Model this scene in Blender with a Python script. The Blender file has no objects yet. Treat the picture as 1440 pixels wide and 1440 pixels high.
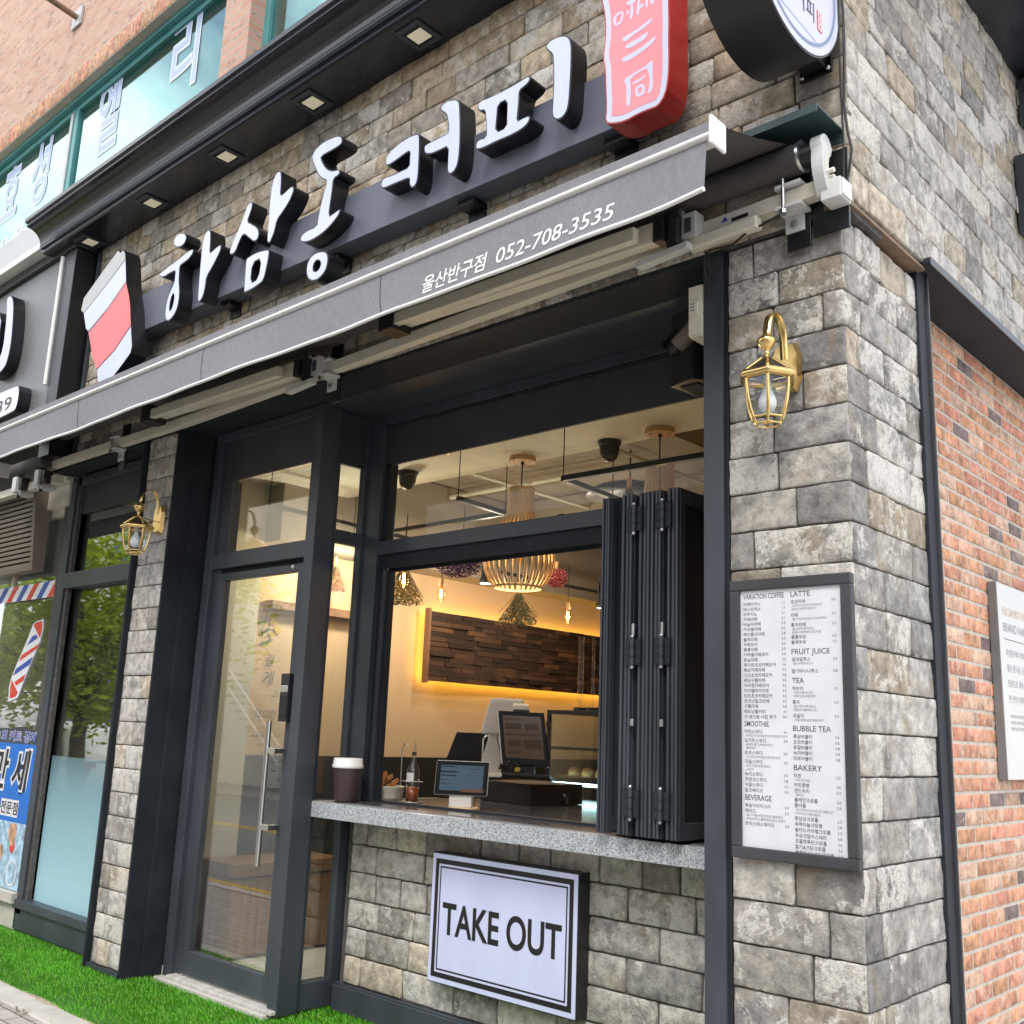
import bpy, bmesh, math, random
from mathutils import Vector, Matrix, noise, geometry
SC = bpy.context.scene
COL = SC.collection
R_ = math.radians
random.seed(7)

# ------------------------------------------------------------------ materials
def nodes_of(name):
    m = bpy.data.materials.new(name); m.use_nodes = True
    nt = m.node_tree; nt.nodes.clear()
    out = nt.nodes.new('ShaderNodeOutputMaterial')
    return m, nt, out
def N(nt, t, **kw):
    n = nt.nodes.new(t)
    for k, v in kw.items(): setattr(n, k, v)
    return n
def noise_tex(nt, scale, detail=4, rough=.55, coord='Object', stretch=None):
    tc = N(nt, 'ShaderNodeTexCoord'); src = tc.outputs[coord]
    if stretch:
        mp = N(nt, 'ShaderNodeMapping'); mp.inputs['Scale'].default_value = stretch
        nt.links.new(src, mp.inputs['Vector']); src = mp.outputs[0]
    n = N(nt, 'ShaderNodeTexNoise'); n.inputs['Scale'].default_value = scale
    n.inputs['Detail'].default_value = detail; n.inputs['Roughness'].default_value = rough
    nt.links.new(src, n.inputs['Vector'])
    return n
def ramp(nt, src, p0, p1, c0=(0,0,0,1), c1=(1,1,1,1)):
    r = N(nt, 'ShaderNodeValToRGB'); e = r.color_ramp.elements
    e[0].position = p0; e[1].position = p1; e[0].color = c0; e[1].color = c1
    nt.links.new(src, r.inputs[0]); return r.outputs[0]
def mixc(nt, f, a, b, mode='MIX'):
    m = N(nt, 'ShaderNodeMix', data_type='RGBA', blend_type=mode)
    for i, v in ((0, f), (6, a), (7, b)):
        if hasattr(v, 'is_output'): nt.links.new(v, m.inputs[i])
        elif i == 0: m.inputs[0].default_value = v
        else: m.inputs[i].default_value = (*v[:3], 1)
    return m.outputs[2]
def pbr(name, col, rough=.5, metal=0., var=0., vs=6, bump=0., bs=60, emit=None, es=0., coat=0., stretch=None, col2=None, spec=.5):
    m, nt, out = nodes_of(name)
    b = N(nt, 'ShaderNodeBsdfPrincipled')
    b.inputs['Roughness'].default_value = rough; b.inputs['Metallic'].default_value = metal
    b.inputs['Coat Weight'].default_value = coat; b.inputs['Specular IOR Level'].default_value = spec
    c = (*col, 1)
    b.inputs['Base Color'].default_value = c
    if var or col2:
        n = noise_tex(nt, vs, 5, .6, stretch=stretch)
        dk = col2 or tuple(x*(1-var) for x in col); lt = col if col2 else tuple(min(1, x*(1+var)) for x in col)
        o = ramp(nt, n.outputs['Fac'], .32, .68, (*dk, 1), (*lt, 1))
        nt.links.new(o, b.inputs['Base Color'])
        rr = N(nt, 'ShaderNodeMapRange'); rr.inputs[3].default_value = max(.02, rough-.1); rr.inputs[4].default_value = min(1, rough+.12)
        nt.links.new(n.outputs['Fac'], rr.inputs[0]); nt.links.new(rr.outputs[0], b.inputs['Roughness'])
    if bump:
        n2 = noise_tex(nt, bs, 4, .6, stretch=stretch)
        bp = N(nt, 'ShaderNodeBump'); bp.inputs['Strength'].default_value = bump; bp.inputs['Distance'].default_value = .01
        nt.links.new(n2.outputs['Fac'], bp.inputs['Height']); nt.links.new(bp.outputs[0], b.inputs['Normal'])
    if emit:
        b.inputs['Emission Color'].default_value = (*emit, 1); b.inputs['Emission Strength'].default_value = es
    nt.links.new(b.outputs[0], out.inputs[0]); return m
def glass_mat(name, tint=(1,1,1), rough=0., boost=1., dirt=0., rc=(1,1,1)):
    m, nt, out = nodes_of(name)
    tr = N(nt, 'ShaderNodeBsdfTransparent'); tr.inputs[0].default_value = (*tint, 1)
    gl = N(nt, 'ShaderNodeBsdfGlossy'); gl.inputs['Roughness'].default_value = rough; gl.inputs[0].default_value = (*rc, 1)
    geo = N(nt, 'ShaderNodeNewGeometry')
    ior = N(nt, 'ShaderNodeMapRange'); ior.inputs[3].default_value = 1.52; ior.inputs[4].default_value = 1/1.52
    nt.links.new(geo.outputs['Backfacing'], ior.inputs[0])
    fr = N(nt, 'ShaderNodeFresnel'); nt.links.new(ior.outputs[0], fr.inputs['IOR'])
    mu = N(nt, 'ShaderNodeMath', operation='MULTIPLY', use_clamp=True); mu.inputs[1].default_value = boost
    nt.links.new(fr.outputs[0], mu.inputs[0])
    mx = N(nt, 'ShaderNodeMixShader'); nt.links.new(mu.outputs[0], mx.inputs[0])
    nt.links.new(tr.outputs[0], mx.inputs[1]); nt.links.new(gl.outputs[0], mx.inputs[2])
    last = mx.outputs[0]
    if dirt:
        df = N(nt, 'ShaderNodeBsdfDiffuse'); df.inputs[0].default_value = (.6, .6, .58, 1)
        nz = noise_tex(nt, 1.7, 6, .7)
        f = N(nt, 'ShaderNodeMapRange'); f.inputs[1].default_value = .4; f.inputs[2].default_value = .8; f.inputs[3].default_value = 0; f.inputs[4].default_value = dirt
        nt.links.new(nz.outputs['Fac'], f.inputs[0])
        m2 = N(nt, 'ShaderNodeMixShader'); nt.links.new(f.outputs[0], m2.inputs[0]); nt.links.new(last, m2.inputs[1]); nt.links.new(df.outputs[0], m2.inputs[2]); last = m2.outputs[0]
    nt.links.new(last, out.inputs[0]); return m
def emis(name, col, s):
    m, nt, out = nodes_of(name); e = N(nt, 'ShaderNodeEmission')
    e.inputs[0].default_value = (*col, 1); e.inputs[1].default_value = s
    nt.links.new(e.outputs[0], out.inputs[0]); return m
def stone_mat(name, lime=.5, bump=.5, fine=38., limec=(.66,.64,.59), tanw=.45):
    # colour per stone from the mesh attribute, lime bloom and dark weathering from noise
    m, nt, out = nodes_of(name)
    b = N(nt, 'ShaderNodeBsdfPrincipled'); b.inputs['Roughness'].default_value = .88; b.inputs['Specular IOR Level'].default_value = .25
    at = N(nt, 'ShaderNodeAttribute', attribute_name='stone')
    sep = at.outputs['Alpha']
    # shift the noise per stone so no bloom runs across a joint
    tc = N(nt, 'ShaderNodeTexCoord'); add = N(nt, 'ShaderNodeVectorMath', operation='MULTIPLY_ADD')
    add.inputs[1].default_value = (1,1,1)
    sc = N(nt, 'ShaderNodeVectorMath', operation='SCALE'); sc.inputs[3].default_value = 37.
    nt.links.new(at.outputs['Color'], sc.inputs[0])
    nt.links.new(tc.outputs['Object'], add.inputs[0]); nt.links.new(sc.outputs[0], add.inputs[2])
    def nz(s, d, r, dist=0):
        n = N(nt, 'ShaderNodeTexNoise'); n.inputs['Scale'].default_value = s; n.inputs['Detail'].default_value = d; n.inputs['Roughness'].default_value = r
        n.inputs['Distortion'].default_value = dist
        nt.links.new(add.outputs[0], n.inputs['Vector']); return n.outputs['Fac']
    big = nz(6.5, 7, .66, .6); mid = nz(16, 8, .7); fin = nz(fine*2.2, 6, .75)
    c = mixc(nt, ramp(nt, mid, .34, .66), tuple((.52,.52,.53)), (1.36,1.34,1.30))
    base = mixc(nt, 1.0, at.outputs['Color'], c, 'MULTIPLY')
    # tan iron staining
    tan = ramp(nt, nz(5.5, 6, .65, .5), .54, .66)
    tf = N(nt, 'ShaderNodeMath', operation='MULTIPLY'); tf.inputs[1].default_value = tanw; nt.links.new(tan, tf.inputs[0])
    base = mixc(nt, tf.outputs[0], base, (.36,.27,.17))
    gr = nz(30, 8, .8)
    # lime bloom: threshold on big noise offset by the stone's own share
    th = N(nt, 'ShaderNodeMath', operation='MULTIPLY_ADD'); th.inputs[1].default_value = .26*lime; th.inputs[2].default_value = -.12*lime
    nt.links.new(sep, th.inputs[0])
    ad = N(nt, 'ShaderNodeMath', operation='ADD'); nt.links.new(big, ad.inputs[0]); nt.links.new(th.outputs[0], ad.inputs[1])
    ad2 = N(nt, 'ShaderNodeMath', operation='MULTIPLY_ADD'); ad2.inputs[1].default_value = .62; nt.links.new(gr, ad2.inputs[0]); nt.links.new(ad.outputs[0], ad2.inputs[2])
    lm = ramp(nt, ad2.outputs[0], .865, .935)
    lf = N(nt, 'ShaderNodeMath', operation='MULTIPLY'); nt.links.new(ramp(nt, fin, .38, .60, (.38,.38,.38,1), (1,1,1,1)), lf.inputs[1]); nt.links.new(lm, lf.inputs[0])
    base = mixc(nt, lf.outputs[0], base, limec)
    # pits
    pit = ramp(nt, fin, .30, .42, (.28,.28,.28,1), (1,1,1,1))
    base = mixc(nt, .85, base, pit, 'MULTIPLY')
    nt.links.new(base, b.inputs['Base Color'])
    h = N(nt, 'ShaderNodeMath', operation='MULTIPLY_ADD'); h.inputs[1].default_value = .45; nt.links.new(fin, h.inputs[0]); nt.links.new(mid, h.inputs[2])
    bp = N(nt, 'ShaderNodeBump'); bp.inputs['Strength'].default_value = bump; bp.inputs['Distance'].default_value = .012
    nt.links.new(h.outputs[0], bp.inputs['Height']); nt.links.new(bp.outputs[0], b.inputs['Normal'])
    nt.links.new(b.outputs[0], out.inputs[0]); return m

M = {}
def setup_mats():
    M['stone'] = stone_mat('weathered_stone', .9, .8, tanw=.6)
    M['stone_low'] = stone_mat('weathered_stone_light', 1.05, .8, tanw=.42)
    M['brick'] = stone_mat('red_brick', .35, .35, 60., (.66,.46,.36), tanw=.0)
    M['joint'] = pbr('dark_joint', (.085,.08,.075), .95, var=.4, vs=30)
    M['mortar'] = pbr('brick_mortar', (.52,.47,.40), .95, var=.15, vs=25, bump=.4, bs=160)
    M['frame'] = pbr('charcoal_metal', (.047,.056,.070), .42, var=.22, vs=5, bump=.03, bs=220, stretch=(1,1,.35))
    M['frame_dark'] = pbr('black_metal', (.022,.026,.033), .6, var=.25, vs=4, spec=.2)
    M['panel'] = pbr('matt_black_panel', (.042,.044,.050), .6, var=.25, vs=3)
    M['cornice'] = pbr('black_aluminium', (.018,.022,.030), .22, var=.25, vs=2.5, stretch=(.4,1,1))
    M['glass'] = glass_mat('clear_glass', (.93,.96,.94), 0, 1.75, .04)
    M['glass_refl'] = glass_mat('coated_glass', (.55,.80,.78), 0, 2.3, .02, (.68,.92,.92))
    M['glass_lite'] = glass_mat('thin_glass', (.95,.97,.97), .01, 1.8)
    M['glass_clear'] = glass_mat('clear_transom_glass', (.96,.98,.96), 0, .18, .01)
    M['glass_side'] = glass_mat('side_glass', (.80,.86,.80), 0, 2.3, .03)
    M['white'] = pbr('white_paint', (.78,.78,.76), .45, var=.05)
    M['alu'] = pbr('ivory_aluminium', (.70,.66,.56), .38, var=.06, vs=6)
    M['alu_light'] = pbr('light_grey_casting', (.60,.61,.60), .42, var=.08)
    M['steel'] = pbr('brushed_steel', (.62,.61,.58), .28, metal=1., bump=.02)
    M['zinc'] = pbr('zinc_bolt', (.7,.7,.7), .3, metal=1.)
    M['brass'] = pbr('polished_brass', (.80,.58,.24), .24, metal=1., var=.12, vs=18)
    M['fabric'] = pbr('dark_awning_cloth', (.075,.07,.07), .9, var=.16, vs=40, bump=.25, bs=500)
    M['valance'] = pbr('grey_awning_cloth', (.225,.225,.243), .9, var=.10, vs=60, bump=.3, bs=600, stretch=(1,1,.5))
    M['trim_white'] = pbr('white_binding', (.82,.82,.82), .6)
    M['red_plastic'] = pbr('red_acrylic', (.50,.012,.010), .28, var=.15, vs=3)
    M['black_gloss'] = pbr('black_sheet', (.008,.009,.011), .35, var=.3, vs=5)
    M['beam'] = pbr('sign_beam_paint', (.105,.12,.155), .5, var=.14, vs=2.5)
    M['lit_white'] = pbr('lit_opal_acrylic', (.38,.41,.56), .25, var=.07, vs=5, stretch=(2,2,.5), coat=.3, emit=(.66,.72,1.0), es=.15)
    M['lit_warmw'] = pbr('opal_acrylic', (.46,.48,.62), .3, emit=(.72,.75,1.0), es=.08)
    M['lit_pink'] = pbr('lit_red_acrylic', (.74,.16,.18), .3, var=.08, vs=5, coat=.3, emit=(1.,.24,.28), es=.20)
    M['lit_red'] = pbr('lit_red_sleeve', (.62,.06,.06), .3, emit=(1.,.14,.14), es=.26)
    M['silver'] = pbr('silver_acrylic', (.40,.41,.41), .35, var=.1, vs=4)
    M['lit_sign'] = pbr('takeout_acrylic', (.44,.47,.64), .3, var=.06, vs=4, stretch=(2,2,.5), coat=.35, emit=(.66,.72,1.0), es=.12)
    M['board_grey'] = pbr('grey_board', (.56,.56,.55), .4, var=.06, vs=2)
    M['bezel'] = pbr('matt_bezel', (.007,.007,.008), .3, spec=.18)
    M['ring_print'] = pbr('blue_grey_print', (.20,.26,.40), .5)
    M['ink'] = pbr('black_vinyl', (.010,.010,.012), .45)
    M['ink_grey'] = pbr('grey_print', (.10,.10,.11), .7)
    M['ink_soft'] = pbr('soft_grey_print', (.20,.20,.22), .8)
    M['paper'] = pbr('menu_paper', (.66,.68,.72), .35, var=.06, vs=5, coat=.3)
    M['granite'] = None
    M['cream'] = pbr('cream_ceiling_paint', (.72,.685,.55), .8, var=.03)
    M['wall_in'] = pbr('warm_wall_paint', (.62,.45,.28), .85, var=.04, vs=2)
    M['col_in'] = pbr('ivory_column_paint', (.66,.64,.52), .8, var=.03)
    M['grey_in'] = pbr('taupe_ceiling_paint', (.30,.25,.19), .85, var=.06, vs=2)
    M['dado'] = pbr('black_dado', (.014,.013,.013), .6)
    M['floor_in'] = pbr('white_planks', (.55,.53,.50), .45, var=.2, vs=3, stretch=(12,1,1))
    M['pine'] = pbr('stained_pine', (.27,.145,.065), .5, col2=(.15,.075,.032), vs=5, stretch=(6,6,.5), bump=.1, bs=30)
    M['ash'] = pbr('ash_veneer', (.74,.52,.29), .45, var=.12, vs=14, stretch=(1,1,.15))
    M['oakdisc'] = pbr('oak_disc', (.55,.32,.14), .45, var=.15, vs=20)
    M['walnut'] = pbr('walnut_shelf', (.22,.11,.06), .5, var=.25, vs=8)
    M['plastic_black'] = pbr('black_plastic', (.017,.017,.019), .4)
    M['plastic_white'] = pbr('white_plastic', (.72,.70,.66), .4)
    M['bulb'] = emis('amber_filament', (1.,.60,.16), 75.)
    M['bulb_glass'] = glass_mat('amber_bulb_glass', (1.,.78,.42), 0.)
    M['led'] = emis('warm_led_strip', (1.,.58,.07), 15.)
    M['spot_lens'] = emis('spot_lens', (1.,.92,.75), 22.)
    M['frost'] = pbr('frosted_lamp', (.82,.83,.86), .5, emit=(.8,.85,1), es=.05)
    M['lens_tan'] = pbr('frosted_lens', (.80,.74,.58), .5, emit=(1,.9,.65), es=.12)
    M['cup'] = pbr('brown_cup', (.050,.031,.030), .5)
    M['whitelid'] = pbr('white_lid', (.80,.81,.80), .4)
    M['rattan'] = pbr('cream_basket', (.62,.58,.47), .7, bump=.6, bs=120)
    M['bread'] = pbr('bread', (.45,.22,.07), .7, var=.3, vs=30)
    M['syrup'] = pbr('amber_syrup', (.30,.06,.01), .15, coat=.5)
    M['bottle'] = glass_mat('bottle_glass', (.95,.96,.95), 0., 1.6)
    M['teal'] = pbr('dark_teal_plate', (.035,.065,.07), .45, var=.15)
    M['concrete'] = pbr('concrete', (.52,.50,.46), .9, var=.14, vs=5, bump=.4, bs=90)
    M['sand'] = pbr('sandy_mortar', (.44,.37,.27), .95, var=.2, vs=14, bump=.5, bs=120)
    M['asphalt'] = pbr('asphalt', (.24,.24,.235), .9, var=.2, vs=12, bump=.4, bs=150)
    M['line_yellow'] = pbr('yellow_line', (.62,.42,.06), .8)
    M['line_white'] = pbr('white_line', (.7,.7,.7), .8)
    M['teal_frame'] = pbr('sea_green_frame', (.07,.26,.26), .4, var=.1)
    M['purple_print'] = pbr('violet_print', (.42,.50,.76), .6)
    M['lilac_print'] = pbr('lilac_print', (.62,.72,.84), .6)
    M['blue_banner'] = pbr('blue_banner', (.010,.16,.62), .45, var=.06)
    M['stripe_red'] = pbr('red_vinyl', (.68,.07,.05), .45)
    M['stripe_blue'] = pbr('blue_vinyl', (.06,.10,.42), .45)
    M['stripe_white'] = pbr('white_vinyl', (.78,.79,.84), .45)
    M['sky_print'] = pbr('pale_blue_print', (.38,.55,.80), .6, var=.5, vs=16)
    M['skin_print'] = pbr('tan_print', (.55,.33,.20), .6, var=.5, vs=14)
    M['neigh_sign'] = pbr('grey_sign_sheet', (.16,.165,.17), .38, var=.18, vs=1.2)
    M['louvre'] = pbr('bronze_louvre', (.20,.165,.14), .5)
    M['cable'] = pbr('black_cable', (.015,.015,.015), .6)
    M['rust'] = pbr('rusty_trim', (.28,.17,.09), .7, col2=(.12,.10,.08), vs=18)
    M['leaf'] = pbr('leaf', (.10,.20,.035), .6, col2=(.045,.11,.02), vs=3)
    M['bark'] = pbr('bark', (.16,.12,.09), .9, var=.3, vs=14, bump=.6)
    M['carwhite'] = pbr('white_car_paint', (.75,.76,.76), .25, coat=.6)
    M['carglass'] = pbr('car_window', (.02,.025,.03), .05)
    M['rubber'] = pbr('rubber', (.02,.02,.02), .8)
    M['taillight'] = pbr('red_lamp', (.4,.01,.01), .2)
    M['beige'] = pbr('beige_render', (.66,.60,.48), .85, var=.08, vs=2)
    M['siding'] = pbr('cream_siding', (.68,.64,.54), .7, var=.05)
    M['winglass'] = pbr('dark_window', (.05,.07,.08), .08)
    M['blueshop'] = pbr('blue_shop_sign', (.05,.22,.50), .5)
    M['redshop'] = pbr('red_shop_sign', (.55,.08,.05), .5)
    # polished / flamed granite
    m, nt, out = nodes_of('grey_granite'); b = N(nt, 'ShaderNodeBsdfPrincipled'); b.inputs['Roughness'].default_value = .18
    n1 = noise_tex(nt, 165, 3, .8); n2 = noise_tex(nt, 260, 2, .6)
    c = mixc(nt, ramp(nt, n1.outputs['Fac'], .40, .56), (.10,.11,.125), (.52,.555,.59))
    c = mixc(nt, ramp(nt, n2.outputs['Fac'], .58, .66), c, (.72,.74,.76))
    nt.links.new(c, b.inputs['Base Color']); nt.links.new(b.outputs[0], out.inputs[0]); M['granite'] = m
    m, nt, out = nodes_of('dark_polished_granite'); b = N(nt, 'ShaderNodeBsdfPrincipled'); b.inputs['Roughness'].default_value = .12
    n1 = noise_tex(nt, 260, 2, .7)
    c = mixc(nt, ramp(nt, n1.outputs['Fac'], .45, .62), (.045,.045,.05), (.20,.20,.21))
    nt.links.new(c, b.inputs['Base Color']); nt.links.new(b.outputs[0], out.inputs[0]); M['granite_dark'] = m
    # frosted privacy film: opaque pale blue below, fading out towards its upper edge (the film's own print)
    m, nt, out = nodes_of('blue_frosted_film'); b = N(nt, 'ShaderNodeBsdfPrincipled'); b.inputs['Base Color'].default_value = (.38,.64,.73,1); b.inputs['Roughness'].default_value = .5
    tr = N(nt, 'ShaderNodeBsdfTransparent'); tc = N(nt, 'ShaderNodeTexCoord'); sp = N(nt, 'ShaderNodeSeparateXYZ'); nt.links.new(tc.outputs['Generated'], sp.inputs[0])
    mr = N(nt, 'ShaderNodeMapRange'); mr.inputs[1].default_value = .15; mr.inputs[2].default_value = 1.; mr.inputs[3].default_value = .97; mr.inputs[4].default_value = .15
    nt.links.new(sp.outputs[2], mr.inputs[0]); mx = N(nt, 'ShaderNodeMixShader'); nt.links.new(mr.outputs[0], mx.inputs[0]); nt.links.new(tr.outputs[0], mx.inputs[1]); nt.links.new(b.outputs[0], mx.inputs[2])
    nt.links.new(mx.outputs[0], out.inputs[0]); M['film'] = m
    # upper storey brickwork
    m, nt, out = nodes_of('far_brickwork'); b = N(nt, 'ShaderNodeBsdfPrincipled'); b.inputs['Roughness'].default_value = .9
    tc = N(nt, 'ShaderNodeTexCoord'); mp = N(nt, 'ShaderNodeMapping'); mp.inputs['Rotation'].default_value = (R_(90),0,0)
    nt.links.new(tc.outputs['Object'], mp.inputs[0])
    br = N(nt, 'ShaderNodeTexBrick'); br.inputs['Scale'].default_value = 1.; br.inputs['Brick Width'].default_value = .217; br.inputs['Row Height'].default_value = .0726; br.inputs['Mortar Size'].default_value = .008
    br.inputs['Color1'].default_value = (.46,.255,.185,1); br.inputs['Color2'].default_value = (.54,.34,.26,1); br.inputs['Mortar'].default_value = (.42,.36,.30,1); br.inputs['Bias'].default_value = .1
    nt.links.new(mp.outputs[0], br.inputs['Vector'])
    n1 = noise_tex(nt, 9, 4, .6, stretch=(1,1,3)); dk = ramp(nt, n1.outputs['Fac'], .60, .64)
    c = mixc(nt, dk, br.outputs['Color'], mixc(nt, 1., br.outputs['Color'], (.55,.62,.72), 'MULTIPLY'))
    bp = N(nt, 'ShaderNodeBump'); bp.inputs['Strength'].default_value = .6; bp.inputs['Distance'].default_value = .01; bp.invert = True
    nt.links.new(br.outputs['Fac'], bp.inputs['Height']); nt.links.new(bp.outputs[0], b.inputs['Normal'])
    nt.links.new(c, b.inputs['Base Color']); nt.links.new(b.outputs[0], out.inputs[0]); M['farbrick'] = m
    # concrete pavers
    m, nt, out = nodes_of('paver_blocks'); b = N(nt, 'ShaderNodeBsdfPrincipled'); b.inputs['Roughness'].default_value = .9
    tc = N(nt, 'ShaderNodeTexCoord'); br = N(nt, 'ShaderNodeTexBrick'); br.inputs['Scale'].default_value = 1.; br.inputs['Brick Width'].default_value = .22; br.inputs['Row Height'].default_value = .11; br.inputs['Mortar Size'].default_value = .005
    br.inputs['Color1'].default_value = (.42,.38,.36,1); br.inputs['Color2'].default_value = (.52,.48,.45,1); br.inputs['Mortar'].default_value = (.12,.10,.08,1)
    nt.links.new(tc.outputs['Object'], br.inputs['Vector'])
    n1 = noise_tex(nt, 30, 6, .7); c = mixc(nt, .5, br.outputs['Color'], ramp(nt, n1.outputs['Fac'], .3, .7, (.5,.5,.5,1), (1.,1.,1.,1)), 'MULTIPLY')
    bp = N(nt, 'ShaderNodeBump'); bp.inputs['Strength'].default_value = .6; bp.inputs['Distance'].default_value = .01; bp.invert = True
    nt.links.new(br.outputs['Fac'], bp.inputs['Height']); nt.links.new(bp.outputs[0], b.inputs['Normal'])
    nt.links.new(c, b.inputs['Base Color']); nt.links.new(b.outputs[0], out.inputs[0]); M['paver'] = m
    # turf blades coloured per blade
    m, nt, out = nodes_of('turf_blade'); b = N(nt, 'ShaderNodeBsdfPrincipled'); b.inputs['Roughness'].default_value = .45
    at = N(nt, 'ShaderNodeAttribute', attribute_name='stone'); nt.links.new(at.outputs['Color'], b.inputs['Base Color'])
    tl = N(nt, 'ShaderNodeBsdfTranslucent'); nt.links.new(at.outputs['Color'], tl.inputs[0]); mx = N(nt, 'ShaderNodeMixShader'); mx.inputs[0].default_value = .35
    nt.links.new(b.outputs[0], mx.inputs[1]); nt.links.new(tl.outputs[0], mx.inputs[2]); nt.links.new(mx.outputs[0], out.inputs[0]); M['turf'] = m
    m, nt, out = nodes_of('tree_leaf'); b = N(nt, 'ShaderNodeBsdfPrincipled'); b.inputs['Roughness'].default_value = .5
    at = N(nt, 'ShaderNodeAttribute', attribute_name='stone'); nt.links.new(at.outputs['Color'], b.inputs['Base Color'])
    tl = N(nt, 'ShaderNodeBsdfTranslucent'); nt.links.new(at.outputs['Color'], tl.inputs[0]); mx = N(nt, 'ShaderNodeMixShader'); mx.inputs[0].default_value = .45
    nt.links.new(b.outputs[0], mx.inputs[1]); nt.links.new(tl.outputs[0], mx.inputs[2]); nt.links.new(mx.outputs[0], out.inputs[0]); M['treeleaf'] = m
    m, nt, out = nodes_of('dyed_flowers'); b = N(nt, 'ShaderNodeBsdfPrincipled'); b.inputs['Roughness'].default_value = .8
    at = N(nt, 'ShaderNodeAttribute', attribute_name='stone'); nt.links.new(at.outputs['Color'], b.inputs['Base Color']); nt.links.new(b.outputs[0], out.inputs[0]); M['flower'] = m
    m, nt, out = nodes_of('reclaimed_wood'); b = N(nt, 'ShaderNodeBsdfPrincipled'); b.inputs['Roughness'].default_value = .7
    at = N(nt, 'ShaderNodeAttribute', attribute_name='stone'); n1 = noise_tex(nt, 14, 6, .7, stretch=(1,.15,1))
    c = mixc(nt, 1., at.outputs['Color'], ramp(nt, n1.outputs['Fac'], .3, .7, (.35,.33,.32,1), (1.15,1.02,.94,1)), 'MULTIPLY'); nt.links.new(c, b.inputs['Base Color']); nt.links.new(b.outputs[0], out.inputs[0]); M['reclaimed'] = m
setup_mats()

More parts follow.
